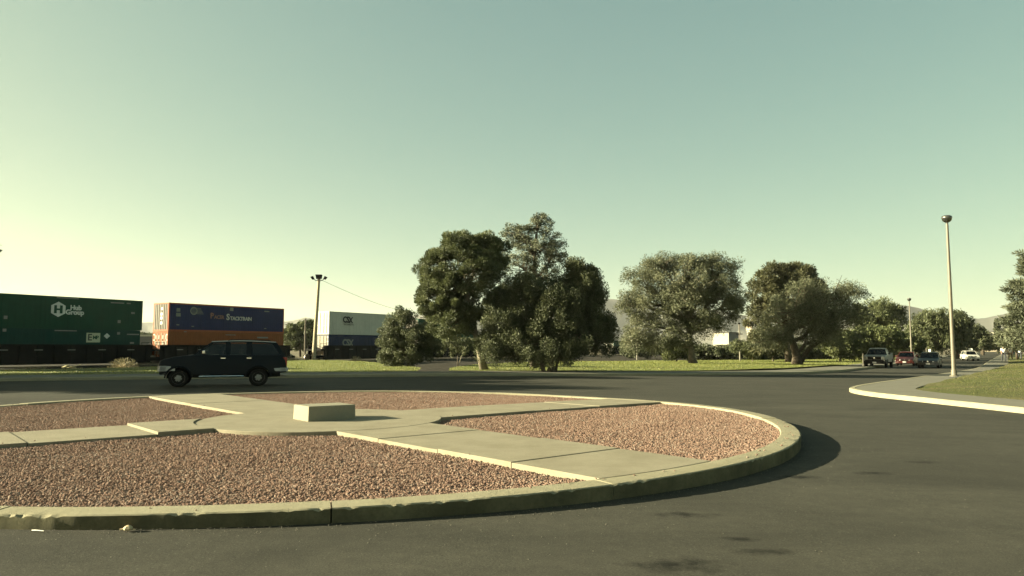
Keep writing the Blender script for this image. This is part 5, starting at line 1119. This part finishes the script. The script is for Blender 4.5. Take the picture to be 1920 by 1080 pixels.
b = MB(); b.box(-.25, .25, -.55, .55, 0, h - 2.5); b.build('shaft', m_stucco, py_); b = MB(); b.box(-.3, .3, -.8, .8, h - 2.49, h); o = b.build('sign_box', m_tanw, py_)
for k in range(3): c = MB(); c.box(-.32, -.303, -.65, .65, h - 2.3 + k * .75, h - 1.75 + k * .75); c.build('panel', M('sign_face', (.60, .42, .28), .6), py_)
q = at(1860, 640, 300); hb = empty('hillside_house', (q.x, q.y, -.6), -.4, 'tan terraced house under the cypress in the far distance on the right', 'building'); h0 = q.z
for k, (x0, x1, y0, y1, z0, z1, m) in enumerate(((-3, 3, 0, 6, 0, h0 + 2.6, m_tanw), (-2.4, 2.6, 1.2, 6, h0 + 2.6, h0 + 4.4, m_stucco), (-4.2, -2.9, .5, 5, h0 + 1.5, h0 + 3.6, m_stucco))):
    b = MB(); b.box(x0, x1, y0, y1, z0, z1); b.build('wall', m, hb); b = MB(); b.box(x0 - .2, x1 + .2, y0 - .2, y1 + .2, z1, z1 + .2); b.build('roof', m_roof_d, hb)
for k in range(3):
    for zz in (h0 + .2, h0 + 1.5): win(hb, -2 + 2 * k, 0, zz, 1.2, .8, 'y-')
    win(hb, -1.4 + 1.5 * k, 1.2, h0 + 3.1, .8, .8, 'y-')
for zz in (h0 + 1.15, h0 + 2.45): b = MB(); b.box(-3.1, 3.1, -.9, -.001, zz, zz + .12); b.build('balcony', m_stucco, hb)
q = at(278, 627.5, 190); wh = empty('warehouse', (q.x, q.y, -.6), .25, 'long pale warehouse seen between the green and blue containers', 'building'); h = q.z + .6
b = MB(); b.box(-16, 14, 0, 10, 0, h - .45); b.build('wall', m_sheet, wh); b = MB(); b.box(-16.3, 14.3, -.3, 10.3, h - .44, h); b.build('roof', m_stucco, wh)
for k in range(9): win(wh, -14 + 3.2 * k, 0, .4, 1.6, 2.2, 'y-')

# ------------------------------------------------------------------ hills on the horizon
m_hill = M('dry_hills', (.085, .082, .07), .95, var=.3, vscale=.006, spec=.05)
prof = [(-500, 612), (-200, 606), (0, 612), (200, 607), (285, 604), (420, 606), (540, 603), (572, 595), (605, 599), (700, 597), (785, 591), (900, 580), (1050, 566), (1150, 561), (1260, 572), (1400, 590), (1520, 588), (1610, 578), (1650, 573), (1692, 572), (1722, 577), (1742, 584), (1765, 586), (1783, 592), (1800, 590), (1806, 589), (1815, 596), (1835, 598), (1848, 597), (1868, 592), (1890, 587), (1930, 580), (2050, 572), (2200, 585), (2500, 600)]
pxs = np.arange(-500, 2500, 6.0); ys = np.interp(pxs, [p[0] for p in prof], [p[1] for p in prof])
D = 3600 + 250 * np.sin(pxs * .006) + 120 * np.sin(pxs * .021 + 1)
rows = [(-1250, 0.0), (-1000, .10), (-760, .24), (-560, .38), (-400, .52), (-260, .68), (-150, .80), (-70, .91), (0, 1.0), (110, .86), (300, .6), (700, .2), (1000, 0)]
V = []; NX = len(pxs); nse = np.cumsum(rng.normal(size=NX)); nse -= np.convolve(nse, np.ones(25) / 25, 'same')
for j, (dd, fh) in enumerate(rows):
    for i in range(NX):
        dir_ = Vector(((pxs[i] - 960) / FPX, 1, 0)); r = D[i] + dd * (1 + .25 * math.sin(pxs[i] * .017 + j)); hz_ = at(pxs[i], ys[i], D[i]).z + nse[i] * .8
        gul = 1 + (.10 * math.sin(pxs[i] * .09 + 1.7 * math.sin(j * .5 + pxs[i] * .01)) + .05 * math.sin(pxs[i] * .23 + j * .7)) * math.sin(math.pi * min(1, fh)) * 1.0
        V.append((dir_.x * r, r, -6 + (hz_ + 6) * fh * gul if fh > 0 else -8))
Fq = np.array([(j * NX + i, j * NX + i + 1, (j + 1) * NX + i + 1, (j + 1) * NX + i) for j in range(len(rows) - 1) for i in range(NX - 1)])
o = link('hills', np_mesh('hills', np.array(V), Fq, smooth=True), m_hill); tag(o, kind='structure')

# ------------------------------------------------------------------ the hazy air
mz = bpy.data.materials.new('haze'); mz.use_nodes = True; nz = mz.node_tree; nz.nodes.remove(nz.nodes['Principled BSDF'])
pv = nz.nodes.new('ShaderNodeVolumePrincipled'); pv.inputs['Color'].default_value = (.90, .90, .86, 1); pv.inputs['Density'].default_value = HAZE = .00007; pv.inputs['Anisotropy'].default_value = .25
nz.links.new(pv.outputs[0], nz.nodes['Material Output'].inputs['Volume'])
b = MB(); b.box(-6500, 6500, -5800, 6500, -12, 290); o = b.build('haze', mz); tag(o, 'pale dusty haze over the whole plain', 'haze', kind='stuff')
